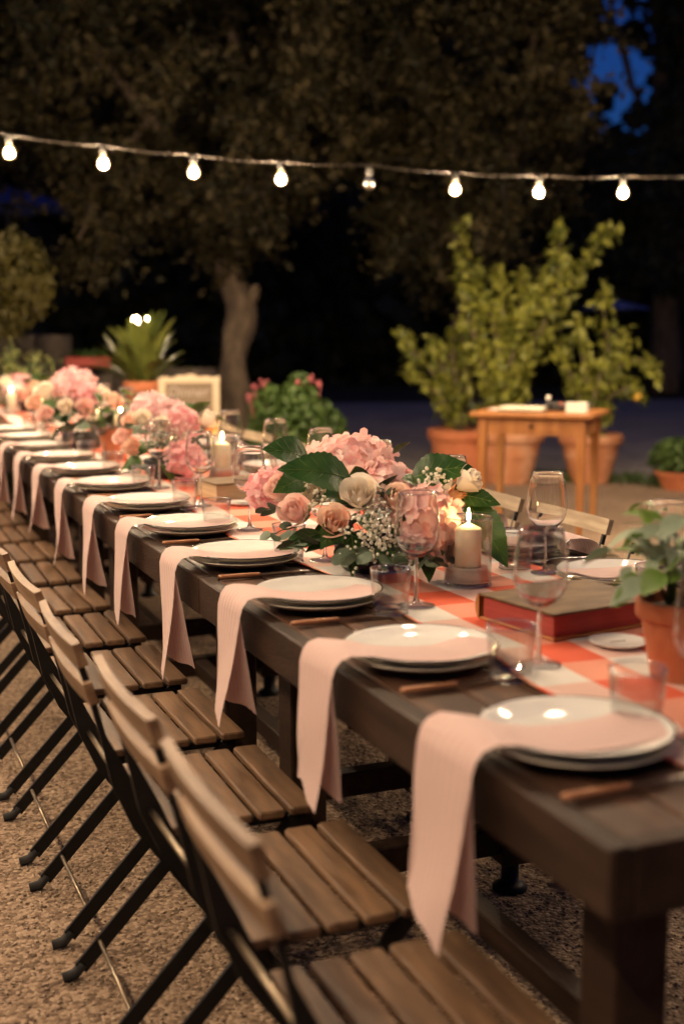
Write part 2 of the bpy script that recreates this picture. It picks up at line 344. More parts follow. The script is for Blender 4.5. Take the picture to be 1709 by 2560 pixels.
def pebbles():
    """loose stones lying on the court where the picture shows them singly"""
    n = 26000
    x = rng.uniform(-.95, 2.3, n); y = rng.uniform(.9, 5.2, n)
    keep = (x > -.78+.11*y) & (x < -.78+1.25*y); x, y = x[keep], y[keep]; n = len(x)
    r = rng.uniform(.0025, .0062, n); a = rng.uniform(0, 2*PI, n); e = rng.uniform(.6, 1.0, n)
    base = np.array([[1, 0, .25], [.3, .9, .3], [-.8, .6, .2], [-.8, -.6, .25], [.3, -.9, .2], [.05, .05, .75], [0, 0, -.3]])
    fac = np.array([[0, 1, 5], [1, 2, 5], [2, 3, 5], [3, 4, 5], [4, 0, 5], [1, 0, 6], [2, 1, 6], [3, 2, 6], [4, 3, 6], [0, 4, 6]])
    V = np.repeat(base[None], n, 0)*r[:, None, None]; V[:, :, 1] *= e[:, None]
    V += rng.normal(0, .12, V.shape)*r[:, None, None]
    c, s_ = np.cos(a)[:, None], np.sin(a)[:, None]
    X = V[:, :, 0]*c-V[:, :, 1]*s_+x[:, None]; Y = V[:, :, 0]*s_+V[:, :, 1]*c+y[:, None]; Z = V[:, :, 2]+r[:, None]*.1
    P = np.stack([X, Y, Z], 2).reshape(-1, 3); F = (fac[None]+7*np.arange(n)[:, None, None]).reshape(-1, 3)
    o = link('loose_gravel', np_mesh('loose_gravel', P, F, True), M['pebble'])
    tag(o, 'loose tan and grey gravel stones under and around the long table', 'gravel', kind='stuff')
pm = bpy.data.materials.new('pebble'); pm.use_nodes = True; nt = pm.node_tree
gi = nt.nodes.new('ShaderNodeNewGeometry'); cr = nt.nodes.new('ShaderNodeValToRGB'); ee = cr.color_ramp.elements
ee[0].color = (.14, .095, .068, 1); ee[1].color = (.50, .39, .29, 1); k_ = ee.new(.5); k_.color = (.32, .225, .155, 1)
nt.links.new(gi.outputs['Random Per Island'], cr.inputs[0]); nt.links.new(cr.outputs[0], nt.nodes['Principled BSDF'].inputs['Base Color'])
nt.nodes['Principled BSDF'].inputs['Roughness'].default_value = .85
M['pebble'] = pm
pebbles()

# ------------------------------------------------------------------ foliage tools
def leaf_cloud(centers, size, aspect=.5, droop=0.0, up=0.0, jit=.35):
    """one small bent leaf (4 triangles) per centre"""
    n = len(centers); L_ = size*(1+rng.uniform(-jit, jit, n)); W = L_*aspect
    d = rng.normal(0, 1, (n, 3)); d[:, 2] += up-droop; d /= np.linalg.norm(d, axis=1)[:, None]
    q = rng.normal(0, 1, (n, 3)); s_ = np.cross(d, q); s_ /= np.linalg.norm(s_, axis=1)[:, None]; nn = np.cross(d, s_)
    c = np.asarray(centers); L_ = L_[:, None]; W = W[:, None]
    base = c-d*L_*.5; mid1 = c+s_*W*.5-d*L_*.05; mid2 = c-s_*W*.5-d*L_*.05; tip = c+d*L_*.5-nn*L_*.12; cen = c+nn*L_*.10
    V = np.stack([base, mid1, tip, mid2, cen], 1).reshape(-1, 3)
    f = np.array([[0, 1, 4], [1, 2, 4], [2, 3, 4], [3, 0, 4]])
    F = (f[None]+5*np.arange(n)[:, None, None]).reshape(-1, 3)
    return V, F
def ray(px, py):
    r = Vector((math.cos(YAW), -math.sin(YAW), 0)); u = r.cross(fwd)
    return fwd+r*((px-854.5)/3210.3)+u*((1280-py)/3210.3)
def at(px, py, d):
    return CAM+ray(px, py)*d
def blobs(cs, rad, per, flat=.8):
    out = []
    for c, r in zip(cs, rad):
        k = rng.normal(0, 1, (per, 3)); k /= np.linalg.norm(k, axis=1)[:, None]
        k *= (rng.uniform(.25, 1, per)**.5)[:, None]*r; k[:, 2] *= flat
        out.append(np.array(c)[None]+k)
    return np.concatenate(out)

def sprays(cs, rad, per, base):
    '''leafy twigs fanning out of each point: leaf centres plus thin twig mesh'''
    out = []; m = MB()
    for c, r in zip(cs, rad):
        c = Vector(c); main = Vector((random.gauss(0, 1), random.gauss(0, 1), random.gauss(-.25, .6))).normalized()
        for k in range(random.randint(3, 6)):
            d = (main*random.uniform(.2, 1.2)+Vector((random.gauss(0, .7), random.gauss(0, .7), random.gauss(-.15, .55)))).normalized()
            L_ = r*random.uniform(1.1, 2.3); p1 = c+d*L_+Vector((0, 0, -.18*L_))
            m.tube([c-Vector(base), (c+p1)/2+Vector((0, 0, .06*L_))-Vector(base), p1-Vector(base)], [.008, .005, .003], 3, False)
            n = int(per*random.uniform(.6, 1.3)*L_/.5); t_ = rng.uniform(.1, 1.05, n)[:, None]
            out.append(np.array(c)[None]*(1-t_)+np.array(p1)[None]*t_+rng.normal(0, .05+.035*random.random(), (n, 3)))
    return np.concatenate(out), m
# ------------------------------------------------------------------ trees
def limb_mesh(name, limbs, mt, parent, base):
    m = MB()
    for pts, rad in limbs:
        P = [Vector(p) for p in pts]; Q = []; R_ = []
        for i in range(len(P)-1):
            for t in np.linspace(0, 1, 5)[:-1]:
                a = P[max(i-1, 0)]; b = P[i]; c = P[i+1]; d = P[min(i+2, len(P)-1)]
                q = .5*((2*b)+(c-a)*t+(2*a-5*b+4*c-d)*t*t+(3*b-a-3*c+d)*t**3); Q.append(q-Vector(base)); R_.append(rad[i]*(1-t)+rad[i+1]*t)
        Q.append(P[-1]-Vector(base)); R_.append(rad[-1])
        m.tube(Q, R_, 14)
    me = m.mesh(name)
    for v in me.vertices:                                   # gnarled surface
        h = math.sin(v.co.z*9+v.co.x*14)*.018+math.sin(v.co.z*4.1+v.co.y*11+1.3)*.024
        v.co.x += h; v.co.y += math.sin(v.co.z*6+v.co.x*9)*.018
    return link(name, me, mt, parent)
def crown_edge(pts):
    xs, ys = zip(*pts); return lambda x: np.interp(x, xs, ys)
low = crown_edge([(-500, 470), (0, 460), (90, 470), (150, 560), (200, 650), (250, 600), (330, 590), (400, 515), (520, 625), (590, 600), (650, 590), (720, 500), (800, 450), (880, 420), (930, 410),
                  (960, 560), (1030, 690), (1120, 720), (1200, 650), (1260, 560), (1330, 540), (1420, 500), (1470, 440), (1500, 300), (1530, 90), (1600, 0), (2000, -60)])
def crown_clusters(x0, x1, n, d0, d1, top=-420):
    cs = []; rd = []
    while len(cs) < n:
        px = random.uniform(x0, x1); lo = float(low(px)); py = random.uniform(top, lo)
        if random.random() > .72 and py < lo-160: continue
        if (px-1560)**2/110**2+(py-150)**2/230**2 < 1 or (px-1130)**2/75**2+(py+25)**2/75**2 < 1: continue
        d = random.uniform(d0, d1); r = random.uniform(.16, .36)
        p = at(px, py-r*3210/d*.75, d); cs.append(p); rd.append(r)
    return cs, rd
# main tree with the pale trunk
TB = Vector((2.80, 11.55, 0.0))
tree = empty('oak_tree', TB)
tag(tree, 'large dark tree with a pale crooked trunk behind the framed sign', 'tree', 'big trees over the court')
P1 = at(585, 1000, 12.0); P2 = at(590, 860, 12.0); P3 = at(600, 775, 12.0); P4 = at(575, 690, 12.0); P5 = at(580, 600, 12.0)
limbs = [([TB, P1, P2, P3, P4, P5, at(600, 480, 12.0)], [.22, .15, .135, .15, .125, .13, .10]),
         ([P5, at(500, 470, 11.8), at(380, 300, 11.5), at(240, 120, 11.2)], [.09, .07, .055, .03]),
         ([P5, at(690, 420, 12.2), at(800, 220, 12.3), at(900, -50, 12.4)], [.09, .07, .05, .03]),
         ([at(600, 480, 12), at(610, 250, 12), at(560, 0, 12)], [.10, .06, .03]),
         ([at(380, 300, 11.5), at(260, 420, 11.2), at(200, 600, 11)], [.04, .025, .012]),
         ([P3, at(632, 735, 11.9), at(636, 712, 11.85)], [.085, .06, .03])]
limb_mesh('trunk', limbs, M['bark'], tree, TB)
cs, rd = crown_clusters(-350, 900, 300, 10.0, 13.6)
for px, py, d in [(215, 640, 11), (200, 690, 11), (240, 610, 11), (300, 570, 11.2), (560, 600, 11.7), (520, 585, 11.8), (630, 590, 12), (470, 540, 11.6), (700, 520, 12)]:
    cs.append(at(px, py, d)); rd.append(.17)
pts_, tw = sprays(cs, rd, 46, TB)
tw.build('twigs', M['twig'], tree)
V, F = leaf_cloud(pts_, .080, .55, jit=.5)
link('crown', np_mesh('crown', V-np.array(TB), F), M['leaf_oak'], tree)
# second tree, its trunk behind the lemon shrubs
TB2 = at(1150, 1060, 13.2); TB2.z = 0
tree2 = empty('oak_tree', TB2)
tag(tree2, 'brown leafed tree whose low branches hang over the potted lemon shrubs', 'tree', 'big trees over the court')
limb_mesh('trunk', [([TB2, at(1145, 900, 13.2), at(1165, 740, 13), at(1080, 590, 12.4), at(1000, 480, 12)], [.2, .15, .12, .07, .03]),
                    ([at(1165, 740, 13), at(1230, 520, 12.7), at(1300, 300, 12.4), at(1350, 50, 12.2)], [.1, .075, .05, .03]),
                    ([at(1080, 590, 12.4), at(1090, 380, 12.2), at(1020, 150, 12)], [.06, .045, .03])], M['bark'], tree2, TB2)
cs, rd = crown_clusters(860, 1540, 210, 10.2, 13.4)
for px, py, d in [(1010, 660, 12), (1080, 690, 12), (1120, 640, 12.2), (980, 600, 12), (1150, 690, 12), (1240, 600, 12)]:
    cs.append(at(px, py, d)); rd.append(.2)
pts_, tw = sprays(cs, rd, 46, TB2)
tw.build('twigs', M['twig'], tree2)
V, F = leaf_cloud(pts_, .080, .55, jit=.5)
link('crown', np_mesh('crown', V-np.array(TB2), F), M['leaf_oak'], tree2)
# thin far tree in front of the blue sky at the upper right
TB3 = at(1660, 1010, 24); TB3.z = 0
tree3 = empty('poplar_tree', TB3)
tag(tree3, 'thin dark tree against the blue sky at the upper right', 'tree')
limb_mesh('trunk', [([TB3, at(1660, 600, 24), at(1650, 200, 24), at(1640, -100, 24)], [.3, .22, .14, .05]), ([at(1655, 400, 24), at(1560, 150, 24), at(1520, -20, 24)], [.1, .06, .03]), ([at(1655, 350, 24), at(1720, 100, 24)], [.1, .04])], M['bark'], tree3, TB3)
cs = []; rd = []
for i in range(150):
    px = random.uniform(1480, 1800); py = random.uniform(-120, 760)
    dens = 1.0 if px > 1670 or py > 330 else .26
    if random.random() < dens and not ((px-1535)**2/80**2+(py-170)**2/95**2 < 1): cs.append(at(px, py, random.uniform(22, 26))); rd.append(random.uniform(.3, .7) if dens > .5 else random.uniform(.2, .4))
V, F = leaf_cloud(blobs(cs, rd, 90), .22, .6)
link('crown', np_mesh('crown', V-np.array(TB3), F), M['leaf_far'], tree3)
# dark wood closing the view
def far_wood():
    cs = []; rd = []
    for i in range(1500):
        px = random.uniform(-500, 2300); top = np.interp(px, [-500, 1080, 1110, 1160, 1190, 1400, 1440, 1680, 1760, 2300], [-150, -150, 130, 130, -150, -150, 560, 560, -100, -100])
        py = random.uniform(top+25, 1010) if random.random() < .7 else top+random.uniform(20, 110); cs.append(at(px, py, random.uniform(27, 33))); rd.append(random.uniform(.6, 1.3))
    V, F = leaf_cloud(blobs(cs, rd, 34), .55, .8)
    o = link('far_wood', np_mesh('far_wood', V, F), M['leaf_far']); tag(o, 'black mass of trees far behind the court', 'wood', kind='stuff')
    m = MB(); a = at(-600, 900, 34); b = at(2400, 900, 34); N_ = 120; top = []
    for i in range(N_+1):
        t = i/N_; p = a.lerp(b, t); px = -600+3000*t
        ty = np.interp(px, [-500, 1080, 1110, 1160, 1190, 1400, 1440, 1680, 1740, 2300], [-120, -120, 90, 90, -120, -120, 560, 560, -70, -70])
        z = 1.34+(820-ty)/3210*34+random.uniform(-.3, .3); q = Vector((random.uniform(-.5, .5), random.uniform(-.5, .5), 0))
        top.append((p+q, z))
    vs = [(p.x, p.y, -.1) for p, z in top]+[(p.x, p.y, z) for p, z in top]+[(p.x+fwd.x*4, p.y+fwd.y*4, z*.8) for p, z in top]
    n = N_+1; fs = [(i, i+1, n+i+1, n+i) for i in range(N_)]+[(n+i, n+i+1, 2*n+i+1, 2*n+i) for i in range(N_)]
    m.add(vs, fs); tag(m.build('wood_backing', M['earth'], smooth=False), kind='structure')  # dark sheet added behind the far leaves to black out the sky
far_wood()

# ------------------------------------------------------------------ left side: hanging tree, stone wall, herbs, tray, strap plant
LT = at(-40, 1000, 10.6); LT.z = 0
t = empty('small_tree', LT); tag(t, 'small yellow green tree with drooping branches at the left edge', 'tree')
limb_mesh('trunk', [([LT, at(-45, 850, 10.6), at(-10, 700, 10.5), at(30, 600, 10.4)], [.09, .07, .05, .02]), ([at(-45, 850, 10.6), at(-80, 650, 10.6)], [.06, .02]), ([at(-10, 700, 10.5), at(80, 700, 10.4), at(95, 780, 10.3)], [.03, .015, .008])], M['bark'], t, LT)
cs = []; rd = []
for i in range(110):
    px = random.uniform(-160, 105); py = random.uniform(np.interp(px, [-160, 0, 60, 105], [560, 575, 600, 660]), np.interp(px, [-160, 30, 105], [860, 820, 760]))
    cs.append(at(px, py, random.uniform(10.1, 10.9))); rd.append(random.uniform(.08, .16))
V, F = leaf_cloud(blobs(cs, rd, 60, 1.2), .075, .4, droop=.8)
link('crown', np_mesh('crown', V-np.array(LT), F), M['leaf_left'], t)
# stone wall built of separate blocks
wall = empty('stone_wall', (-0.5, 12.6, 0)); tag(wall, 'low dark stone wall stepping down behind the strap leaved plant', 'wall')
blk = MB().box(-.5, .5, -.5, .5, -.5, .5, bev=.025).mesh('stone')
blk.materials.append(M['stone'])
wa = at(-120, 900, 12.3); wb = at(165, 900, 12.0); wc = at(520, 930, 11.3)
def course(A, B, z0, z1, n, first):
    d = (B-A); L_ = math.hypot(d.x, d.y); ang = math.atan2(d.y, d.x)
    for i in range(n):
        t0 = (i+first*.5)/n
        if t0 > .995: continue
        w = min(1-t0, 1/n)*L_-.015; p = A.lerp(B, t0+min(1-t0, 1/n)*.5)
        o = link('stone', blk, None, wall, (p.x+.5, p.y-12.6, (z0+z1)/2), (0, 0, ang+random.uniform(-.01, .01)))
        o.scale = (w, .32+random.uniform(-.03, .03), z1-z0-.012)
for k in range(5): course(wa, wb, k*.245, k*.245+.245, 5, k % 2)
for k in range(4): course(wb, wc, k*.235, k*.235+.235, 6, k % 2)
mm = MB()
for A, B, h in ((wa, wb, 1.20), (wb, wc, .92)):
    d = B-A; ang = math.atan2(d.y, d.x); Mx = Matrix.Translation(((A.x+B.x)/2+.5, (A.y+B.y)/2-12.6, 0)) @ Matrix.Rotation(ang, 4, 'Z')
    mm.box(-math.hypot(d.x, d.y)/2+.01, math.hypot(d.x, d.y)/2-.01, -.12, .12, 0, h, Mx)
mm.build('mortar', M['mortar'], wall, smooth=False)
tp = at(222, 897, 11.4); tray = empty('planter_trough', (tp.x, tp.y, .945), -.3); tag(tray, 'red planter trough standing on the low stone wall', 'planter')
MB().box(-.20, .20, -.08, .08, 0, .085, bev=.01).build('trough', M['red_tray'], tray, smooth=False)
V, F = leaf_cloud(np.stack([rng.uniform(-.17, .17, 60), rng.uniform(-.06, .06, 60), rng.uniform(.08, .14, 60)], 1), .06, .5, up=.8)
link('foliage', np_mesh('foliage', V, F), M['leaf_bush'], tray)
# herbs in front of the wall
def herb(px, d, h, w, label, n=26):
    b = at(px, 1000, d); b.z = 0; t = empty('herb_bush', b); tag(t, label, 'bush', 'pale green bushes at the left')
    st = MB(); pts = []
    for i in range(n):
        a = random.uniform(0, 2*PI); r0 = random.uniform(0, w*.5); hh = h*random.uniform(.62, 1.0)*(1-.35*(r0/(w*.5))**2)
        p0 = Vector((r0*.5*math.cos(a), r0*.5*math.sin(a), 0)); p1 = Vector((r0*math.cos(a), r0*math.sin(a), hh))
        st.tube([p0, (p0+p1)/2, p1], [.006, .005, .003], 5)
        for k in range(46):
            q = random.uniform(.45, 1.02); pts.append(p0.lerp(p1, q)+Vector((random.gauss(0, .03), random.gauss(0, .03), random.gauss(0, .02))))
    st.build('stems', M['greenstem'], t)
    V, F = leaf_cloud(np.array([tuple(p) for p in pts]), .05, .4, up=.6)
    link('foliage', np_mesh('foliage', V, F), M['leaf_herb'], t)
herb(25, 8.9, 1.22, .42, 'pale green herb bush at the left edge behind the far table end')
herb(100, 8.7, 1.22, .42, 'yellow green herb bush just left of the far pink hydrangea')
# strap leaved plant in a pot
def pot(name_part, mt, parent, rt, rb, h, z0=0, lip=.06):
    m = MB().lathe([(0.001, z0), (rb, z0), (rb+(rt-rb)*.80, z0+h*.78), (rt*1.0, z0+h*.79), (rt*1.05, z0+h*.82), (rt*1.06, z0+h*.98), (rt*1.0, z0+h), (rt*.93, z0+h*.985), (rt*.88, z0+h*.85)], 36)
    o = m.build(name_part, mt, parent); autosmooth(o.data, 50); return o
def soil(parent, r, z):
    MB().lathe([(.001, z+.012), (r*.6, z+.006), (r, z)], 24).build('soil', M['soil'], parent)
SP = at(355, 985, 9.7); SP.z = 0
sp = empty('strap_leaf_plant', SP); tag(sp, 'broad strap leaved plant in a terracotta pot left of the framed sign', 'potted plant')
# a plinth carries it so that the pot reads at the height of the picture
MB().box(-.2, .2, -.2, .2, 0, .5, bev=.015).build('plinth', M['stone'], sp, smooth=False)
pot('pot', M['terra_deep'], sp, .13, .105, .40, .5); soil(sp, .115, .85)
def strap_leaf(L_, W, bend, mt, parent, name='leaf', loc=(0, 0, 0), az=0, tilt=.3):
    m = MB(); n = 8; vs = []; fs = []
    for i in range(n+1):
        t_ = i/n; ang = tilt+bend*t_*t_; w = W*(math.sin(PI*min(1, t_*.93+.04))**.7)*(.25+.75*min(1, t_*2.5))
        if i == 0: x, z = 0, 0
        else: x += L_/n*math.sin(ang); z += L_/n*math.cos(ang)
        for s_ in (-1, 0, 1): vs.append((x-(abs(s_))*w*.12*math.cos(ang), s_*w*.5, z+abs(s_)*w*.12*math.sin(ang)))
    for i in range(n):
        for j in (0, 1): fs.append((i*3+j, i*3+j+1, i*3+4+j, i*3+3+j))
    m.add(vs, fs); return m.build(name, mt, parent, loc, (0, 0, az))
for i in range(44):
    a = i*2.4; r = .09*math.sqrt(random.random()); tl = random.uniform(.05, 1.0)
    strap_leaf(random.uniform(.34, .62)*(1.12-.35*tl), random.uniform(.06, .10), random.uniform(.2, .9), M['leaf_strap'], sp, loc=(r*math.cos(a), r*math.sin(a), .86), az=a, tilt=tl)
# the little garden lamp glowing behind its top leaves
LP = at(352, 800, 10.2); lamp = empty('garden_lamp', (LP.x, LP.y, 0)); tag(lamp, 'small lit garden lamp shining behind the strap leaved plant', 'lamp')
MB().tube([(0, 0, 0), (0, 0, LP.z-.06)], .012, 8).build('post', M['pole'], lamp)
MB().lathe([(.001, LP.z-.06), (.05, LP.z-.06), (.055, LP.z-.03), (.02, LP.z-.028)], 16).build('lamp_head', M['pole'], lamp)
for s_ in (-1, 1): MB().lathe([(.001, -.026), (.02, -.02), (.028, 0), (.02, .02), (.001, .026)], 12).build('bulb', M['lamp_on'], lamp, (.036*s_, -.012*s_, LP.z))
# ------------------------------------------------------------------ framed sign
sgp = at(473, 1000, 9.4); sgp.z = 0
sg = empty('framed_sign', sgp, -YAW+.18); tag(sg, 'framed chalk sign with a wavy cream frame, standing on an easel', 'sign')
W2, Z0, Z1 = .222, .42, .955
fr = MB()
def scallop(u): return .012*abs(math.sin(u*PI*4.5))+.022*max(0, 1-abs(u-.5)*4.2)
n = 40; vs = []; fs = []
for i in range(n+1):
    u = i/n; x = -W2+2*W2*u
    for y in (-.016, .016): vs += [(x, y, Z1-.055), (x, y, Z1-.02+scallop(u))]
for i in range(n):
    a = i*4; b = a+4; fs += [(a, a+1, b+1, b), (a+2, b+2, b+3, a+3), (a+1, a+3, b+3, b+1), (a, b, b+2, a+2)]
fs += [(0, 2, 3, 1), (n*4, n*4+1, n*4+3, n*4+2)]
MB().add(vs, fs).build('top_frame', M['sign_frame'], sg, smooth=False)
for s_ in (-1, 1): MB().box(min(s_*W2, s_*(W2-.05)), max(s_*W2, s_*(W2-.05)), -.016, .016, Z0+.05, Z1-.056, bev=.006).build('side_frame', M['sign_frame'], sg, smooth=False)
MB().box(-W2, W2, -.016, .016, Z0, Z0+.049, bev=.006).build('bottom_frame', M['sign_frame'], sg, smooth=False)
MB().box(-W2+.05, W2-.05, -.004, .008, Z0+.05, Z1-.056).build('board', M['sign_board'], sg, smooth=False)
def text(body, size, loc, mt, parent, rot, name='lettering', shear=.25):
    c = bpy.data.curves.new(name, 'FONT'); c.body = body; c.size = size; c.shear = shear; c.extrude = .0006; c.align_x = 'CENTER'
    o = bpy.data.objects.new(name+'_tmp', c); COL.objects.link(o); dg = bpy.context.evaluated_depsgraph_get()
    me = bpy.data.meshes.new_from_object(o.evaluated_get(dg)); bpy.data.objects.remove(o)
    me.materials.clear(); return link(name, me, mt, parent, loc, rot)
text('Dinner', .105, (-.01, -.006, Z1-.155), M['chalk'], sg, (PI/2, 0, 0))
for s_ in (-1, 1): MB().tube([(s_*.16, .02, .5), (s_*.2, -.05, 0)], .012, 8).build('leg', M['stem'], sg)
MB().tube([(0, .02, .85), (0, .32, 0)], .012, 8).build('leg', M['stem'], sg)
# ------------------------------------------------------------------ geranium bush
BU = at(730, 1080, 9.0); BU.z = 0
bu = empty('geranium_bush', BU); tag(bu, 'rounded green bush with a few pink flowers behind the table', 'bush')
k = rng.normal(0, 1, (5200, 3)); k /= np.linalg.norm(k, axis=1)[:, None]; k *= (rng.uniform(.2, 1, 5200)**.35)[:, None]
pts = k*np.array([.36, .36, .50])*(1+.12*np.sin(k[:, :1]*9))+np.array([0, 0, .44]); pts = pts[pts[:, 2] > .02]
V, F = leaf_cloud(pts, .06, .8, up=.3)
link('foliage', np_mesh('foliage', V, F), M['leaf_bush'], bu)
m = MB()
for i in range(14): a = i*2.4; m.tube([(0, 0, 0), (.16*math.cos(a), .16*math.sin(a), .4), (.24*math.cos(a), .24*math.sin(a), .7)], [.01, .007, .004], 5)
m.build('stems', M['greenstem'], bu)
for px, py in [(660, 960), (637, 968), (626, 993), (775, 948), (745, 955), (800, 958)]:
    p = at(px, py, 8.9)-BU; m = MB()
    for i in range(7):
        q = Vector((random.gauss(0, .012), random.gauss(0, .012), random.gauss(0, .012)))+p
        m.lathe([(.001, -.010), (.012, -.004), (.013, .004), (.001, .010)], 7, q)
    m.tube([p+Vector((0, 0, -.008)), p*.9+Vector((0, 0, -.14))], [.004, .004], 5)
    m.build('flower', M['pinkbloom'], bu)
# ------------------------------------------------------------------ parasols in the dark
def parasol(p, r, h, label):
    t = empty('parasol', (p.x, p.y, 0), .4); tag(t, label, 'parasol', 'dark blue parasols')
    MB().tube([(0, 0, 0), (0, 0, h+.25)], .025, 8).build('pole', M['pole'], t)
    for i in range(8):
        a0, a1 = i*PI/4, (i+1)*PI/4; vs = [(0, 0, h+.22)]; 
        for q in (.5, 1): vs += [(r*q*math.cos(a), r*q*math.sin(a), h+.22-(.45*q+.12*q*q)*r*.5) for a in (a0, a1)]
        vs.append(((vs[3][0]+vs[4][0])*.48, (vs[3][1]+vs[4][1])*.48, vs[3][2]+.03))
        MB().add(vs, [(0, 1, 2), (1, 3, 5), (1, 5, 2), (5, 4, 2)]).build('panel', M['parasol'], t, smooth=False)
parasol(at(35, 900, 17), 1.0, 2.85, 'dark blue parasol above the small tree at the left edge')
parasol(at(1530, 950, 17.5), .5, 1.42, 'dark blue parasol far behind the potted lemon shrubs')

# ------------------------------------------------------------------ potted lemon shrubs
def lemon(b, rt, rb, h, stems, label, lemons, mt=None, per=26, ls=.10, dens=.052):
    b = Vector(b); t = empty('potted_lemon', b); tag(t, label, 'potted plant', 'lemon shrubs in terracotta pots')
    m = pot('pot', mt or M['terracotta'], t, rt, rb, h)
    MB().lathe([(rb+(rt-rb)*.55+.001, h*.52), (rb+(rt-rb)*.60+.008, h*.55), (rb+(rt-rb)*.62+.002, h*.58)], 36).build('band', mt or M['terracotta'], t)
    soil(t, rt*.88, h*.87)
    w = MB(); pts = []; 
    for path in stems:                                   # world points
        P = [Vector((0, 0, h*.85))]+[Vector(p)-b for p in path]
        w.tube(P, [max(.006, .022-.005*i) for i in range(len(P))], 6)
        for i in range(len(P)-1):
            L_ = (P[i+1]-P[i]).length; lo = .35 if i == 0 else 0
            for k_ in range(int(L_*per*(6.0 if i < len(P)-2 else 10))):
                q = random.uniform(lo, 1.04); s_ = dens*(1 if i < len(P)-2 else .6)
                pts.append(P[i].lerp(P[i+1], q)+Vector((random.gauss(0, s_), random.gauss(0, s_), random.gauss(0, s_))))
    w.build('branches', M['stem'], t)
    V, F = leaf_cloud(np.array([tuple(p) for p in pts]), ls, .48, up=.5)
    link('foliage', np_mesh('foliage', V, F), M['leaf_lemon'], t)
    for px, py, d in lemons:
        MB().lathe([(.001, -.042), (.018, -.034), (.03, -.012), (.03, .01), (.018, .032), (.007, .042), (.001, .047)], 14).build('lemon', M['lemon'], t, at(px, py, d)-b, (.4, .3, 0))
D = 10.75
PL = at(1150, 1198, 11.0); PM = at(1268, 1204, 10.86); PR = at(1472, 1204, 10.86)
for q in (PL, PM, PR): q.z = 0
def st(*pp): return [at(x, y, d) for x, y, d in pp]
lemon((PM.x, PM.y, 0), .285, .19, .44, [
    st((1230, 980, 10.8), (1190, 850, 10.7), (1180, 720, 10.7), (1195, 672, 10.7)), st((1250, 950, 10.7), (1260, 820, 10.6), (1250, 700, 10.6), (1240, 672, 10.6)),
    st((1275, 950, 10.7), (1290, 800, 10.7), (1310, 720, 10.7), (1300, 680, 10.7)), st((1290, 960, 10.8), (1370, 830, 10.8), (1420, 720, 10.8), (1460, 660, 10.8), (1500, 600, 10.8), (1535, 570, 10.8)),
    st((1290, 940, 10.6), (1350, 830, 10.5), (1390, 720, 10.5), (1400, 640, 10.5), (1395, 565, 10.5)), st((1260, 930, 10.5), (1230, 800, 10.5), (1210, 760, 10.5)), st((1300, 930, 10.6), (1350, 760, 10.6), (1355, 690, 10.6)),
    st((1220, 960, 10.6), (1170, 800, 10.6), (1155, 700, 10.6), (1148, 560, 10.6)), st((1260, 960, 10.5), (1290, 850, 10.45), (1320, 760, 10.45)), st((1240, 940, 10.9), (1210, 890, 10.8), (1160, 800, 10.8))],
    'tallest potted lemon shrub, behind the middle of the wooden desk', [(1290, 798, 10.6), (1317, 776, 10.65)], per=27)
lemon((PL.x, PL.y, 0), .27, .20, .44, [
    st((1110, 980, 11), (1060, 900, 11), (1020, 870, 11), (1015, 835, 11)), st((1120, 960, 11), (1090, 880, 10.9), (1080, 850, 10.9)), st((1140, 960, 10.9), (1130, 880, 10.9), (1140, 800, 10.9)), st((1100, 990, 10.8), (1040, 940, 10.8), (1010, 930, 10.8)),
    st((1150, 980, 10.9), (1170, 900, 10.9), (1160, 860, 10.9))], 'dark potted lemon shrub left of the wooden desk', [], M['terra_deep'], per=20)
lemon((PR.x, PR.y, 0), .255, .165, .41, [
    st((1480, 1000, 10.8), (1520, 880, 10.8), (1505, 760, 10.8), (1510, 720, 10.8)), st((1500, 980, 10.8), (1560, 900, 10.8), (1620, 900, 10.8), (1645, 945, 10.7)), st((1470, 980, 10.6), (1450, 860, 10.6), (1440, 790, 10.6)), st((1450, 1000, 10.7), (1410, 900, 10.7), (1400, 850, 10.7)),
    st((1510, 1000, 10.7), (1580, 960, 10.7), (1600, 1000, 10.6)), st((1490, 980, 10.9), (1550, 850, 10.9), (1575, 850, 10.9)), st((1480, 1010, 10.5), (1500, 930, 10.5), (1540, 940, 10.5))],
    'potted lemon shrub behind the right end of the wooden desk', [(1593, 992, 10.6)], per=20)
LB = at(1705, 1214, 10.4); LB.z = 0
lb = empty('bowl_planter', LB); tag(lb, 'low green plant in a shallow terracotta bowl at the right edge', 'potted plant')
pot('pot', M['terra_deep'], lb, .22, .16, .15); soil(lb, .19, .12)
k = rng.normal(0, 1, (1500, 3)); k /= np.linalg.norm(k, axis=1)[:, None]; k *= (rng.uniform(.2, 1, 1500)**.5)[:, None]
V, F = leaf_cloud(k*np.array([.30, .30, .16])+np.array([0, 0, .26]), .05, .6, up=.7)
link('foliage', np_mesh('foliage', V, F), M['leaf_bush'], lb)
# grass tufts along the edge of the court
m = []
for px, py in [(1215, 1203), (1300, 1205), (1330, 1200), (1410, 1206), (1540, 1207), (1580, 1207), (1620, 1209), (1380, 1203), (1650, 1218), (1700, 1222), (1350, 1206)]:
    z0 = at(px, py, 1); dd = ray(px, py); g = CAM+dd*(-CAM.z/dd.z)
    m.append(np.stack([rng.normal(g.x, .07, 70), rng.normal(g.y, .07, 70), rng.uniform(.01, .07, 70)], 1))
V, F = leaf_cloud(np.concatenate(m), .08, .12, up=2.5)
tag(link('grass', np_mesh('grass', V, F), M['leaf_bush']), 'sparse grass tufts along the edge of the gravel', 'grass', kind='stuff')

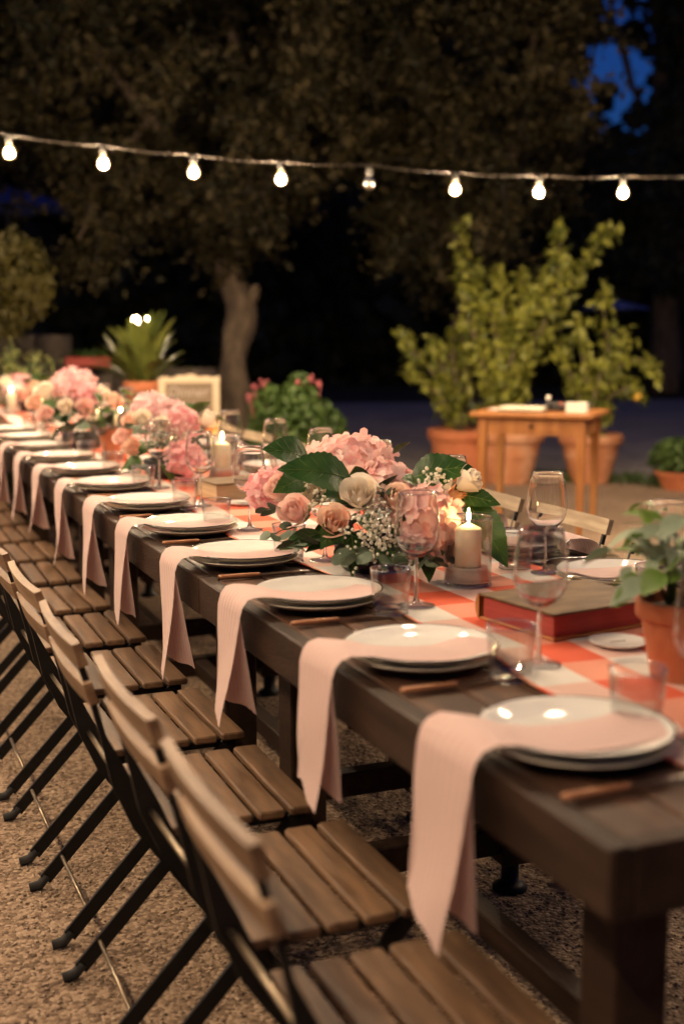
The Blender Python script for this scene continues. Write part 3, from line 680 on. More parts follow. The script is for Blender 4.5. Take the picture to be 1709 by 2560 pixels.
# ================================================================== WOODEN DESK
DA = Vector((3.07, 7.30, 0)); DBv = Vector((3.64, 6.76, 0)); dl = (DBv-DA).length; dang = math.atan2((DBv-DA).y, (DBv-DA).x)
desk = empty('wooden_desk', DA, dang); tag(desk, 'small orange pine desk with one drawer beyond the chairs', 'desk')
dw = .60
MB().box(0, dl, 0, dw, .742, .770, bev=.006).build('desk_top', M['desk'], desk, smooth=False)
for x in (.05, dl-.10):
    for y in (.04, dw-.09):
        m = MB(); a = .028; vs = []
        for z, w in ((0, .017), (.60, .027), (.741, .027)): vs += [(x+.025-w, y+.025-w, z), (x+.025+w, y+.025-w, z), (x+.025+w, y+.025+w, z), (x+.025-w, y+.025+w, z)]
        fs = [(3, 2, 1, 0), (8, 9, 10, 11)]+[(r*4+i, r*4+(i+1) % 4, r*4+4+(i+1) % 4, r*4+4+i) for r in (0, 1) for i in range(4)]
        m.add(vs, fs).build('leg', M['desk'], desk, smooth=False)
MB().box(.104, dl-.104, .05, .068, .63, .741).build('front_apron', M['desk'], desk, smooth=False)
dr = MB().box(.17, dl-.17, .0455, .0495, .645, .725, bev=.002).build('drawer', M['desk'], desk, smooth=False)
MB().lathe([(.001, .022), (.012, .018), (.012, .008), (.006, 0)], 14).build('knob', M['steel'], dr, (dl/2, .0455, .685), (PI/2, 0, 0))
MB().box(.104, dl-.104, dw-.072, dw-.054, .63, .741).build('back_apron', M['desk'], desk, smooth=False)
for x in (.064, dl-.082): MB().box(x, x+.018, .098, dw-.098, .63, .741).build('side_apron', M['desk'], desk, smooth=False)
def on_desk(name, u, v, label, cat):
    p = DA+Matrix.Rotation(dang, 3, 'Z') @ Vector((u, v, .772)); return tag(empty(name, p, dang), label, cat)
o = on_desk('guest_book', .30, .22, 'open flat cream book lying on the wooden desk', 'book')
MB().box(-.15, .15, -.10, .10, 0, .008, bev=.002).build('cover', M['dark_thing'], o, smooth=False); MB().box(-.142, .142, -.094, .094, .0085, .026, bev=.004).build('page_block', M['paper'], o, smooth=False)
o = on_desk('paper_sheet', .12, .30, 'loose white paper sheet at the left of the wooden desk', 'paper'); MB().box(-.06, .05, -.09, .09, 0, .002).build('sheet', M['white_card'], o, smooth=False)
o = on_desk('card_box', .66, .16, 'small white card box at the right of the wooden desk', 'box')
MB().box(-.065, .065, -.04, .04, 0, .05, bev=.003).build('body', M['white_card'], o, smooth=False); MB().box(-.067, .067, -.042, .042, .0505, .062, bev=.003).build('lid', M['white_card'], o, smooth=False)
o = on_desk('instant_camera', .52, .30, 'small black camera with a red button on the wooden desk', 'camera')
MB().box(-.055, .055, -.03, .03, 0, .055, bev=.008).build('body', M['dark_thing'], o, smooth=False); MB().lathe([(.022, 0), (.022, .02), (.016, .021), (.001, .016)], 18).build('lens', M['dark_thing'], o, (0, -.031, .028), (PI/2, 0, 0))
MB().lathe([(.001, .010), (.012, .008), (.012, 0)], 14).build('button', M['redbit'], o, (.01, -.031, .045), (PI/2, 0, 0))
o = on_desk('little_bottle', .45, .28, 'little bottle with a white stopper on the wooden desk', 'bottle')
MB().lathe([(.001, 0), (.018, 0), (.018, .045), (.008, .06), (.008, .07)], 16).build('body', M['dark_thing'], o); MB().lathe([(.008, .0702), (.014, .075), (.014, .095), (.001, .1)], 14).build('stopper', M['white_card'], o)

# ================================================================== LONG TABLE (a row of trestle tables)
TW = .985
TY = [1.13, 2.78, 4.55, 6.35, 8.15, 9.95, 11.7]
TLEG = [(1.33, 2.54), (3.02, 4.30), (4.86, 6.12), (6.62, 7.92), (8.4, 9.7), (10.2, 11.5)]
for ti in range(6):
    y0, y1 = TY[ti]+.0015, TY[ti+1]-.0015; yc = (y0+y1)/2; h = (y1-y0)/2
    t = empty('trestle_table', (TW/2, yc, 0))
    tag(t, 'dark brown plank trestle table, %s from the near end of the long row' % ORD[ti], 'table', 'dark trestle tables joined in one long row')
    def P(m, name, mt): return m.build(name, mt, t, smooth=False)
    for s_ in (-1, 1): P(MB().box(min(s_*TW/2, s_*(TW/2-.032)), max(s_*TW/2, s_*(TW/2-.032)), -h, h, T-.088, T, bev=.004), 'side_rail', M['rail'])
    for s_ in (-1, 1): P(MB().box(-TW/2+.0325, TW/2-.0325, min(s_*h, s_*(h-.03)), max(s_*h, s_*(h-.03)), T-.087, T-.0008, bev=.003), 'end_rail', M['rail'])
    npk = 9; pw = (TW-.071)/npk
    for k in range(npk):
        x = -TW/2+.0355+k*pw; dz = random.uniform(-.0022, .0004)
        P(MB().box(x+.0026, x+pw-.0026, -h+.0315, h-.0315, T-.030, T-.0012+dz, bev=.0022), 'plank', M['plank'])
    for s_ in (0, 1):
        yl = TLEG[ti][s_]-yc
        for x in (.12, .645):
            lx = x-TW/2
            leg = P(MB().box(lx, lx+.082, yl-.041, yl+.041, .075, T-.0885, bev=.004), 'leg', M['rail'])
            MB().lathe([(.001, 0), (.041, 0), (.042, .008), (.030, .018), (.021, .022), (.021, .0745)], 20).build('levelling_foot', M['steel'], leg, (lx+.041, yl, 0))
        P(MB().box(.2025-TW/2, .6445-TW/2, yl-.025, yl+.025, .10, .165, bev=.004), 'cross_stretcher', M['rail'])
    P(MB().box(.40-TW/2, .445-TW/2, TLEG[ti][0]-yc+.0255, TLEG[ti][1]-yc-.0255, .105, .160, bev=.004), 'long_stretcher', M['rail'])

# ------------------------------------------------------------------ gingham runner
def runner():
    xs = np.linspace(.252, .762, 26); ys = np.linspace(1.16, 10.9, 380); V = []; UV = []
    for y in ys:
        for i, x in enumerate(xs):
            u = (x-.252)/.51; w = .018*math.sin(y*3.1+.6)+.012*math.sin(y*7.3)+.007*math.sin(y*17)
            ee = (1-u)**3*w+u**3*.018*math.sin(y*2.7+2)
            z = T+.0032+.0022*max(0, math.sin(y*9+x*14))*(.3+.7*(abs(u-.5)*2)**2)+.0035*max(0, math.sin(y*4.3+1))*((1-u)**6+u**6)
            V.append((x+ee, y, z)); UV.append((x, y))
    n = 26; F = [(j*n+i, j*n+i+1, j*n+n+i+1, j*n+n+i) for j in range(379) for i in range(25)]
    me = np_mesh('table_runner', np.array(V), np.array(F), True); uvl = me.uv_layers.new(name='UVMap')
    idx = np.empty(len(me.loops), dtype=np.int32); me.loops.foreach_get('vertex_index', idx)
    uvl.data.foreach_set('uv', np.array(UV, dtype=np.float32)[idx].ravel())
    o = link('table_runner', me, M['gingham']); tag(o, 'red and white gingham runner along the middle of the long table', 'table runner')
    sm = o.modifiers.new('thick', 'SOLIDIFY'); sm.thickness = .0012; sm.offset = 1
runner()

# ------------------------------------------------------------------ folding chairs
def make_chair(pale=False):
    """faces +x; x=0 is the front edge of the seat; rear feet at x=-.346"""
    r = empty('folding_chair'); sl = M['slat']; bk = M['slat_pale'] if pale else M['slat_back']
    if pale: sl = M['slat_pale']
    xr = -.242; n = 5; w = .052
    for k in range(n):
        x0 = xr+k*(w+.0105); zc = .430+.006*(k/(n-1))
        MB().box(x0, x0+w, -.187, .187, zc-.008, zc+.008, bev=.0035).build('seat_slat', sl, r, smooth=False)
    for s_ in (-1, 1):
        y = s_*.142
        MB().box(xr+.006, .052, y-.009, y+.009, .404, .4215, bev=.002).build('seat_rail', M['steel'], r, smooth=False)
        def bar(pts, wd, th, name):
            m = MB(); P = [Vector(p) for p in pts]; vs = []
            for i, p in enumerate(P):
                tt = (P[min(i+1, len(P)-1)]-P[max(i-1, 0)]).normalized(); nn = Vector((tt.z, 0, -tt.x))
                for a, b in ((-1, -1), (1, -1), (1, 1), (-1, 1)): vs.append(p+nn*(a*(wd if p.z < .60 else .011)/2)+Vector((0, b*th/2, 0)))
            fs = [(3, 2, 1, 0), tuple(range(len(vs)-4, len(vs)))]+[(i*4+j, i*4+(j+1) % 4, i*4+4+(j+1) % 4, i*4+4+j) for i in range(len(P)-1) for j in range(4)]
            return m.add(vs, fs).build(name, M['steel'], r, smooth=False)
        y = s_*.168
        bl = bar([(-.3800, y, .787), (-.3695, y, .750), (-.352, y, .690), (-.335, y, .62), (-.304, y, .53), (-.270, y, .45), (-.132, y, .255), (.030, y, .022)], .036, .009, 'back_leg_bar')
        MB().tube([(.024, y, .03), (.036, y, .012), (.058, y, .008)], [.0115, .012, .011], 8).build('foot_cap', M['cap'], bl)
        y = s_*.154
        fl = bar([(.030, y, .412), (-.132, y, .240), (-.333, y, .024)], .030, .008, 'front_leg_bar')
        MB().tube([(-.328, y, .032), (-.345, y, .013), (-.370, y, .009)], [.0115, .0125, .011], 8).build('foot_cap', M['cap'], fl)
        MB().lathe([(.001, .004), (.008, .003), (.009, 0)], 10).build('pivot_bolt', M['bolt'], bl, (-.132, s_*.1730, .255), (-s_*PI/2, 0, 0))
    MB().tube([(-.293, -.150, .078), (-.293, .150, .078)], .0048, 8).build('rear_rod', M['brass'], r)
    MB().tube([(-.012, -.164, .078), (-.012, .164, .078)], .0048, 8).build('front_rod', M['brass'], r)
    MB().tube([(-.300, -.164, .52), (-.300, .164, .52)], .0048, 8).build('back_rod', M['brass'], r)
    for z0, z1, x in ((.750, .792, -.3765), (.682, .720, -.3605)):
        m = MB(); vs = []; ny = 8                                          # slightly curved back slat
        for i in range(ny+1):
            yy = -.188+.376*i/ny; cx_ = x-.010*(1-(yy/.188)**2)+.002
            for a, zz in ((0, z0), (.016, z0+.004), (.016, z1+.004), (0, z1)): vs.append((cx_+a-(zz-z0)*.30, yy, zz))
        fs = [(0, 1, 2, 3), (ny*4+3, ny*4+2, ny*4+1, ny*4)]+[(i*4+(j+1) % 4, i*4+j, i*4+4+j, i*4+4+(j+1) % 4) for i in range(ny) for j in range(4)]
        o = m.add(vs, fs).build('back_slat', bk, r, smooth=False)
    return r
chA = make_chair(); chB = make_chair(True)
for k in range(14):
    y = 1.42+.4623*k; c = chA if k == 0 else copy_tree(chA)
    c.location = (random.uniform(-.014, .010), y+random.uniform(-.008, .008), 0); c.rotation_euler = (0, 0, random.uniform(-.03, .03) if k > 1 else 0)
    tag(c, 'dark slatted folding chair, %s from the near end, left side' % ORD[k], 'chair', 'folding chairs on the left side')
for k in range(15):
    y = 2.69+.478*k; c = chB if k == 0 else copy_tree(chB)
    c.location = (.862+random.uniform(-.01, .01), y, 0); c.rotation_euler = (0, 0, PI+random.uniform(-.025, .025))
    tag(c, 'pale slatted folding chair, %s visible from the near end, right side of the table' % ORD[k], 'chair', 'folding chairs on the right side')

# ------------------------------------------------------------------ place settings
def plate_mesh(R_, h):
    return [(.001, .0), (.062, .0), (.064, .003), (.088, .006), (R_*.90, h*.62), (R_, h-.001), (R_+.0012, h), (R_-.003, h+.0006), (R_*.88, h*.72), (.092, .0105), (.080, .0085), (.001, .008)]
me_up = MB().lathe(plate_mesh(.1305, .022), 56).mesh('plate'); me_lo = MB().lathe(plate_mesh(.1290, .021), 56).mesh('plate')
def ring(R_, z, r, n=64): 
    return MB().lathe([(R_+r*math.cos(a), z+r*math.sin(a)) for a in np.linspace(0, 2*PI, 9)], n)
me_rim = ring(.1312, .0218, .0016).mesh('rim')
def napkin_mesh(seed, w0=.150):
    rg = random.Random(seed)
    path = [(.238, .7985), (.212, .7935), (.18, .7910), (.14, .7905), (.10, .7915), (.065, .7955), (.035, .8025), (.012, .8065), (-.006, .8060), (-.020, .799), (-.031, .785), (-.0365, .765)]
    zend = .552+rg.uniform(-.016, .018); sk = rg.uniform(-.03, .03); wv = rg.uniform(.002, .006); wp = rg.uniform(0, 6); nh = 16; amp = .0006; nu = 33
    V = []; UV = []; F = []
    def row(cx_, cz, nx, nz, width, y0, f):
        st_ = len(V)
        for i in range(nu):
            u = i/(nu-1); off = amp*math.sin(2*PI*8*u+seed); y = y0+width*(.5-u)
            dx, dz = f(u); V.append((cx_+nx*off+dx, y, cz+nz*off+dz)); UV.append((u, len(V)))
        return st_
    rows = []
    for i, (x, z) in enumerate(path):
        a = path[max(i-1, 0)]; b = path[min(i+1, len(path)-1)]; tx, tz = b[0]-a[0], b[1]-a[1]; l = math.hypot(tx, tz); nx, nz = tz/l, -tx/l
        wd = w0*(.74+.26*max(0, min(1, (i-4)/4))); bulge = rg.uniform(-.001, .002)
        rows.append(row(x, z, nx, nz, wd, (.03 if i > 8 else -.028+.058*max(0, i-3)/6), lambda u, i=i: ((.025*(1-abs(2*u-1)) if i == 0 else 0), .003*(1-(2*u-1)**2)*(1 if i < 8 else .4)+bulge)))
    top = len(rows)
    fro = [rows[-1]]; bac = [rows[-1]]; op = rg.uniform(.75, 1.25)
    for k in range(1, nh+1):
        t_ = k/nh; z = .765+(zend-.765)*t_; g = t_**1.15*op
        wd = w0*(1-.04*t_)
        fro.append(row(-.0365, z, -1, 0, wd, .03+w0*.02*t_+sk*t_, lambda u: (-.030*g*u-.004*math.sin(PI*u)*t_-wv*math.sin(t_*5+u*2+wp)*t_, -.022*u*t_*t_+.004*math.sin(u*9+wp)*t_)))
        bac.append(row(-.0355, z, -1, 0, wd, .03+w0*.02*t_+sk*t_, lambda u: (.034*g*u+.004*math.sin(PI*u)*t_+wv*math.sin(t_*4+wp)*t_*.6, -.006*u*t_*t_+.004*math.sin(u*7+wp*2)*t_)))
    def strip(rs):
        for a, b in zip(rs[:-1], rs[1:]):
            for i in range(nu-1): F.append((a+i, a+i+1, b+i+1, b+i))
    strip(rows); strip(fro); strip(bac)
    V2 = np.array(V); V2[:, 1] += .0015*np.sin(V2[:, 2]*37+seed)
    me = np_mesh('pleated_napkin', V2, np.array(F), True); uvl = me.uv_layers.new(name='UVMap')
    idx = np.empty(len(me.loops), dtype=np.int32); me.loops.foreach_get('vertex_index', idx)
    uvl.data.foreach_set('uv', np.array(UV, dtype=np.float32)[idx].ravel()); me.materials.append(M['napkin']); return me
NAP = [napkin_mesh(s_, .150+.012*math.sin(s_*2.3)) for s_ in range(9)]
def make_knife():
    r = empty('knife')
    h = MB(); vs = []
    for x, w, th in ((0, .0055, .004), (.006, .0075, .0052), (.05, .0068, .005), (.092, .0062, .0045), (.098, .0050, .004)):
        vs += [(x, w*math.cos(a), .0058+th*math.sin(a)) for a in np.linspace(0, 2*PI, 9)[:-1]]
    h.add(vs, [tuple(range(7, -1, -1)), tuple(range(32, 40))]+[(i*8+j, i*8+(j+1) % 8, i*8+8+(j+1) % 8, i*8+8+j) for i in range(4) for j in range(8)])
    h.build('handle', M['copper'], r)
    b = MB(); vs = []
    for x, y0, y1 in ((.0985, -.004, .004), (.125, -.004, .006), (.17, -.0045, .009), (.205, -.005, .009), (.222, -.001, .004)): vs += [(x, y0, .0045), (x, y1, .0052), (x, y1, .0066), (x, y0, .0068)]
    b.add(vs, [(3, 2, 1, 0), (16, 17, 18, 19)]+[(i*4+j, i*4+(j+1) % 4, i*4+4+(j+1) % 4, i*4+4+j) for i in range(4) for j in range(4)]); b.build('blade', M['silver'], r, smooth=False)
    return r
def make_fork():
    r = empty('fork')
    MB().tube([(0, 0, .004), (.03, 0, .0055), (.10, 0, .0085), (.125, 0, .0075)], [.0062, .0058, .0034, .004], 8, flat=(1, .45)).build('handle', M['silver'], r)
    MB().tube([(.1255, 0, .0075), (.14, 0, .005), (.155, 0, .004)], [.005, .012, .013], 10, flat=(1, .16)).build('neck', M['silver'], r)
    for k in range(4): y = -.0095+k*.0063; MB().tube([(.1555, y, .004), (.18, y, .005), (.20, y*.9, .009)], [.0022, .002, .0012], 6).build('tine', M['silver'], r)
    return r
def make_glass():
    r = empty('wine_glass')
    bowl = [(.001, .0998), (.003, .100), (.012, .1015), (.026, .110), (.038, .124), (.0450, .142), (.0462, .160), (.0445, .185), (.0405, .210), (.0365, .2305), (.0362, .2318), (.0358, .2318), (.0357, .2305), (.0397, .210), (.0437, .185), (.0454, .160), (.0442, .142), (.0372, .125), (.0252, .1117), (.012, .1055), (.001, .1045)]
    MB().lathe(bowl, 48).build('bowl', M['sglass'], r)
    MB().lathe([(.0030, .0995), (.0036, .085), (.0034, .05), (.0042, .02), (.0075, .0095)], 16).build('stem', M['sglass'], r)
    MB().lathe([(.0078, .0093), (.018, .0055), (.034, .0030), (.0372, .0018), (.0370, .0004), (.001, .0004)], 40).build('foot', M['glass'], r)
    ring(.0360, .2318, .0010, 48).build('rim', M['eglass'], r); ring(.0370, .0014, .0010, 48).build('foot_edge', M['eglass'], r)
    return r
def make_tumbler():
    r = empty('tumbler')
    MB().lathe([(.0352, .0125), (.0372, .045), (.0408, .0895), (.0402, .0905), (.0394, .0895), (.0360, .045), (.0338, .0128), (.0352, .0125)], 44).build('wall', M['glass'], r)
    MB().lathe([(.001, .0004), (.030, .0004), (.0342, .002), (.0351, .012), (.0335, .0132), (.022, .0105), (.001, .0095)], 44).build('base', M['glass'], r)
    ring(.0403, .0902, .0013, 48).build('rim', M['eglass'], r); ring(.0345, .0026, .0016, 48).build('base_edge', M['eglass'], r)
    return r
KN, FK, GL, TU = make_knife(), make_fork(), make_glass(), make_tumbler()
used = set()
def inst(proto, loc, rz, label, cat, group):
    o = proto if proto.name not in used else copy_tree(proto); used.add(proto.name)
    o.location = loc; o.rotation_euler = (0, 0, rz); tag(o, label, cat, group); return o
def plates(x, y, i, side, k):
    for nm, me, z, mt, word in (('lower', me_lo, T+.0012, M['cream'], 'under plate with warm light painted on as cream'), ('upper', me_up, T+.0150, M['enamel'], 'white enamel plate with thin dark rim')):
        o = link('dinner_plate', me, mt, None, (x+random.uniform(-.002, .002), y+random.uniform(-.002, .002), z))
        tag(o, '%s, %s from the near end, %s side' % (word, ORD[i], side), 'plate', 'plates on the %s side' % side)
        if nm == 'upper': link('rim', me_rim, M['rimline'], o)
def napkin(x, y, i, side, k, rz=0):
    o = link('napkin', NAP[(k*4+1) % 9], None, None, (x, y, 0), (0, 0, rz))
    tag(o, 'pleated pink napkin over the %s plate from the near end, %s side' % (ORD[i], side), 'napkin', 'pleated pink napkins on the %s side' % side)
NG = [(.318, 1.385), (.312, 1.812), (.318, 2.300), (.330, 2.835), (.306, 3.342), (.312, 3.850), (.300, 4.325)]
NT = [(.262, 1.462), (.236, 1.772), (.244, 2.262), (.248, 2.862), (.222, 3.378), (.246, 3.795), (.232, 4.275)]
YP = [1.4317+.4871*i for i in range(12)]
for i, y in enumerate(YP):
    sd = 'left'; x = .1453
    plates(x, y, i, sd, i); napkin(random.uniform(-.004, .001), y+random.uniform(-.012, .012), i, sd, i, random.uniform(-.03, .03))
    w = ORD[i]+' place from the near end, left side'
    inst(KN, (.032+random.uniform(-.008, .008), y-.158, T+.0005), random.uniform(-.03, .05), 'knife with copper coloured handle, '+w, 'knife', 'knives on the left side')
    inst(FK, (.018+random.uniform(-.008, .008), y+.152, T+.0005), random.uniform(-.04, .04), 'silver fork, '+w, 'fork', 'forks on the left side')
    g = NG[i] if i < len(NG) else (.306+random.uniform(-.01, .01), y-.04+random.uniform(-.02, .02))
    q = NT[i] if i < len(NT) else (.235+random.uniform(-.008, .008), y-.07+random.uniform(-.02, .02))
    inst(GL, (g[0], g[1], T+.006), random.uniform(0, 6), 'clear tapered wine glass, '+w, 'wine glass', 'wine glasses on the left side')
    inst(TU, (q[0], q[1], T+(.005 if q[0] > .24 else .001)), random.uniform(0, 6), 'clear low water tumbler, '+w, 'tumbler', 'tumblers on the left side')
YR = [1.885, 2.335, 2.785]+[3.245+.47*i for i in range(13)]
for i, y in enumerate(YR):
    sd = 'right'; x = .828
    w = ORD[i]+' place from the near end, right side'
    plates(x, y, i, sd, i)
    if i != 9: napkin(TW-.012, y, i, sd, i+1, PI+random.uniform(-.02, .02))
    inst(KN, (TW-.034, y+.158, T+.0005), PI+random.uniform(-.05, .03), 'knife with copper coloured handle, '+w, 'knife', 'knives on the right side')
    inst(FK, (TW-.02, y-.152, T+.0005), PI+random.uniform(-.04, .04), 'silver fork, '+w, 'fork', 'forks on the right side')
    g = {0: (.70, 2.0), 1: (.735, 2.492), 2: (.70, 2.90)}.get(i, (.700+random.uniform(-.012, .012), y+.10+random.uniform(-.02, .02)))
    q = {0: (.74, 2.085), 1: (.700, 2.575), 2: (.745, 2.985)}.get(i, (.752+random.uniform(-.012, .012), y+.19+random.uniform(-.02, .02)))
    inst(GL, (g[0], g[1], T+.006), random.uniform(0, 6), 'clear tapered wine glass, '+w, 'wine glass', 'wine glasses on the right side')
    inst(TU, (q[0], q[1], T+.006), random.uniform(0, 6), 'clear low water tumbler, '+w, 'tumbler', 'tumblers on the right side')

# ------------------------------------------------------------------ candles in glass jars
def candle(x, y, label, first=[None]):
    if first[0] is None:
        r = empty('jar_candle')
        MB().lathe([(.001, .0), (.049, .0), (.0515, .003), (.0518, .147), (.0512, .1495), (.0500, .147), (.0497, .012), (.046, .009), (.001, .009)], 48).build('glass_jar', M['glass'], r)
        MB().lathe([(.001, .0095), (.0492, .0095), (.0494, .036), (.045, .039), (.030, .040)], 40).build('sand', M['sand'], r)
        MB().lathe([(.001, .030), (.0285, .030), (.0288, .122), (.0270, .1245), (.006, .1345), (.001, .134)], 40).build('wax_pillar', M['wax'], r)
        MB().tube([(0, 0, .133), (.0008, 0, .143)], .0010, 6).build('wick', M['wick'], r)
        ring(.0508, .1492, .0014, 48).build('rim', M['eglass'], r); ring(.0505, .0035, .0020, 48).build('base_edge', M['eglass'], r)
        MB().lathe([(.0005, .1405), (.0030, .144), (.0046, .149), (.0040, .155), (.0022, .162), (.0004, .169)], 12).build('flame', M['flame'], r)
        first[0] = r
    else: r = copy_tree(first[0])
    r.location = (x, y, T+.0055); r.rotation_euler = (0, 0, random.uniform(0, 6))
    tag(r, label, 'candle', 'pillar candles in glass jars'); return r
candle(.518, 2.458, 'lit cream pillar candle in a glass jar right of the near flowers')
candle(.590, 4.53, 'lit cream pillar candle in a glass jar right of the second flowers')
candle(.432, 6.04, 'lit cream pillar candle in a jar, left one beside the third flowers')
candle(.56, 6.10, 'lit cream pillar candle in a jar, right one beside the third flowers')
candle(.33, 7.0, 'lit cream pillar candle in a glass jar left of the third flowers')
candle(.34, 8.20, 'lit cream pillar candle in a glass jar at the far left of the table')

# ------------------------------------------------------------------ books, saucers, small pots
def book(x, y, rz, L_, W, H, cov, pg, back, label):
    r = empty('old_book', (x, y, T+.0065), rz); tag(r, label, 'book', 'old books on the runner')
    MB().box(0, L_, 0, W, 0, .0045, bev=.0015).build('back_cover', back, r, smooth=False)
    MB().box(.005, L_-.004, .005, W-.005, .0048, H-.0048, bev=.002).build('page_block', pg, r, smooth=False)
    MB().box(0, L_, 0, W, H-.0045, H, bev=.0015).build('front_cover', cov, r, smooth=False)
    m = MB(); vs = []                                                      # rounded spine on the far long side
    for z in np.linspace(0, PI, 7): vs += [(0, W+.0015+.012*math.sin(z), H/2-H/2*math.cos(z)), (L_, W+.0015+.012*math.sin(z), H/2-H/2*math.cos(z))]
    m.add(vs, [(2*i, 2*i+1, 2*i+3, 2*i+2) for i in range(6)]+[tuple(range(0, 14, 2)), tuple(range(13, 0, -2))]).build('spine', back, r, smooth=False)
    return r
bk = book(.418, 1.938, .17, .268, .215, .050, M['book_top'], M['book_red'], M['book_orange'], 'thick old book with red page edges and a brown cover')
bk2 = book(.375, 3.90, .10, .235, .170, .058, M['book_top'], M['pages'], M['book_orange'], 'thick beige old book before the second flowers')
def saucer(x, y, label):
    r = empty('small_saucer', (x, y, T+.0065)); tag(r, label, 'saucer', 'small white saucers on the runner')
    MB().lathe([(.001, 0), (.034, 0), (.046, .003), (.0515, .0068), (.0518, .0080), (.0505, .0082), (.044, .0058), (.001, .0052)], 44).build('dish', M['enamel'], r)
    m = MB()
    for k in range(5):
        x0 = -.016+k*.0065; m.box(x0, x0+.0045, -.0025+.001*(k % 2), .0030, .00535, .0056)
    m.build('printed_mark', M['rimline'], r, smooth=False); return r
saucer(.516, 1.880, 'small white saucer in front of the red edged book'); saucer(.44, 3.83, 'small white saucer beside the beige book')
def leaf_mesh(L_, W, fold=.25, curl=.3, serr=0, n=10, round_=False):
    m = MB(); vs = []; fs = []; k = 5
    for i in range(n+1):
        t_ = i/n
        w = W*.5*(math.sqrt(max(0, 1-(2*t_-1)**2)) if round_ else (math.sin(PI*t_**.8)**.85)*(1-.25*t_))
        if serr and 0 < i < n: w *= 1+(.05 if i % 2 else -.03)*serr
        z0 = -curl*L_*(t_-.25)**2; x = L_*t_
        for j in range(k):
            s_ = (j-2)/2; vs.append((x, s_*w, z0+abs(s_)*w*fold+.02*L_*math.sin(t_*22)*abs(s_)*.35*(serr and 1)))
    for i in range(n):
        for j in range(k-1): fs.append((i*k+j, i*k+j+1, i*k+k+j+1, i*k+k+j))
    m.add(vs, fs); return m
def orient(d, roll=0.0, up=Vector((0, 0, 1))):
    x = Vector(d).normalized(); y = up.cross(x)
    y = y.normalized() if y.length > 1e-3 else Vector((0, 1, 0)); z = x.cross(y)
    return (Matrix((x, y, z)).transposed() @ Matrix.Rotation(roll, 3, 'X')).to_euler()
def small_pot(x, y, label, n, reach, mts):
    r = empty('herb_pot', (x, y, T+.005)); tag(r, label, 'potted plant', 'small terracotta pots on the table')
    m = MB().lathe([(.001, 0), (.046, 0), (.064, .098), (.070, .100), (.0725, .103), (.0735, .128), (.070, .131), (.066, .129), (.062, .108)], 40); o = m.build('pot', M['terra_deep'], r); autosmooth(o.data, 50)
    soil(r, .063, .112)
    for i in range(n):
        a = i*2.399+.7; r0 = random.uniform(.25, 1); p1 = Vector((reach*r0*math.cos(a), reach*r0*math.sin(a), .15+random.uniform(.03, .16)*(1.25-r0*.6)))
        s_ = MB().tube([(.02*math.cos(a), .02*math.sin(a), .11), p1*.5+Vector((0, 0, .1)), p1], [.0025, .002, .0014], 5).build('stem', M['greenstem'], r)
        for k in range(5):
            b = Vector((.02*math.cos(a), .02*math.sin(a), .12)).lerp(p1, .45+.14*k); d = Vector((math.cos(a+random.uniform(-1.3, 1.3)), math.sin(a+random.uniform(-1.3, 1.3)), random.uniform(-.45, .5)))
            leaf_mesh(random.uniform(.045, .075), random.uniform(.022, .034), .2, .5).build('leaf', random.choice(mts), r, b, orient(d, random.uniform(-.6, .6)))
    return r
small_pot(.487, 1.665, 'small terracotta pot with grey green sage at the right edge', 15, .12, [M['sage'], M['sage'], M['sage_green']])
small_pot(.36, 5.30, 'small terracotta pot with green leaves beside the second flowers', 7, .07, [M['sage_green']])
# big soft leaf reaching out of the near pot over the book
hp = empty('ivy_sprig', (.42, 1.70, T+.005)); tag(hp, 'leafy green sprig reaching from the sage pot over the book', 'sprig')
tipw = at(1545, 1500, 2.02)-Vector((.42, 1.70, T+.005)); root = Vector((.03, -.005, .13))
MB().tube([root, root.lerp(tipw, .5)+Vector((0, 0, .02)), tipw], [.0025, .002, .0015], 6).build('stem', M['greenstem'], hp)
for px, py, px2, py2, d, mt, w in [(1620, 1450, 1520, 1500, 2.0, 'sage', .045), (1600, 1455, 1560, 1440, 2.02, 'sage_green', .035), (1580, 1470, 1535, 1512, 2.0, 'sage_green', .03), (1660, 1430, 1600, 1480, 1.97, 'sage_green', .05),
                                   (1700, 1340, 1580, 1310, 1.98, 'sage', .035), (1690, 1320, 1600, 1330, 2.0, 'sage', .03), (1610, 1310, 1605, 1265, 2.0, 'sage_green', .045), (1709, 1290, 1640, 1340, 1.96, 'sage', .04), (1640, 1400, 1580, 1330, 2.0, 'sage', .028)]:
    a = at(px, py, d)-Vector(hp.location); b = at(px2, py2, d-.01)-Vector(hp.location)
    leaf_mesh((b-a).length, w, .25, .4).build('leaf', M[mt], hp, a, orient(b-a, -.5))

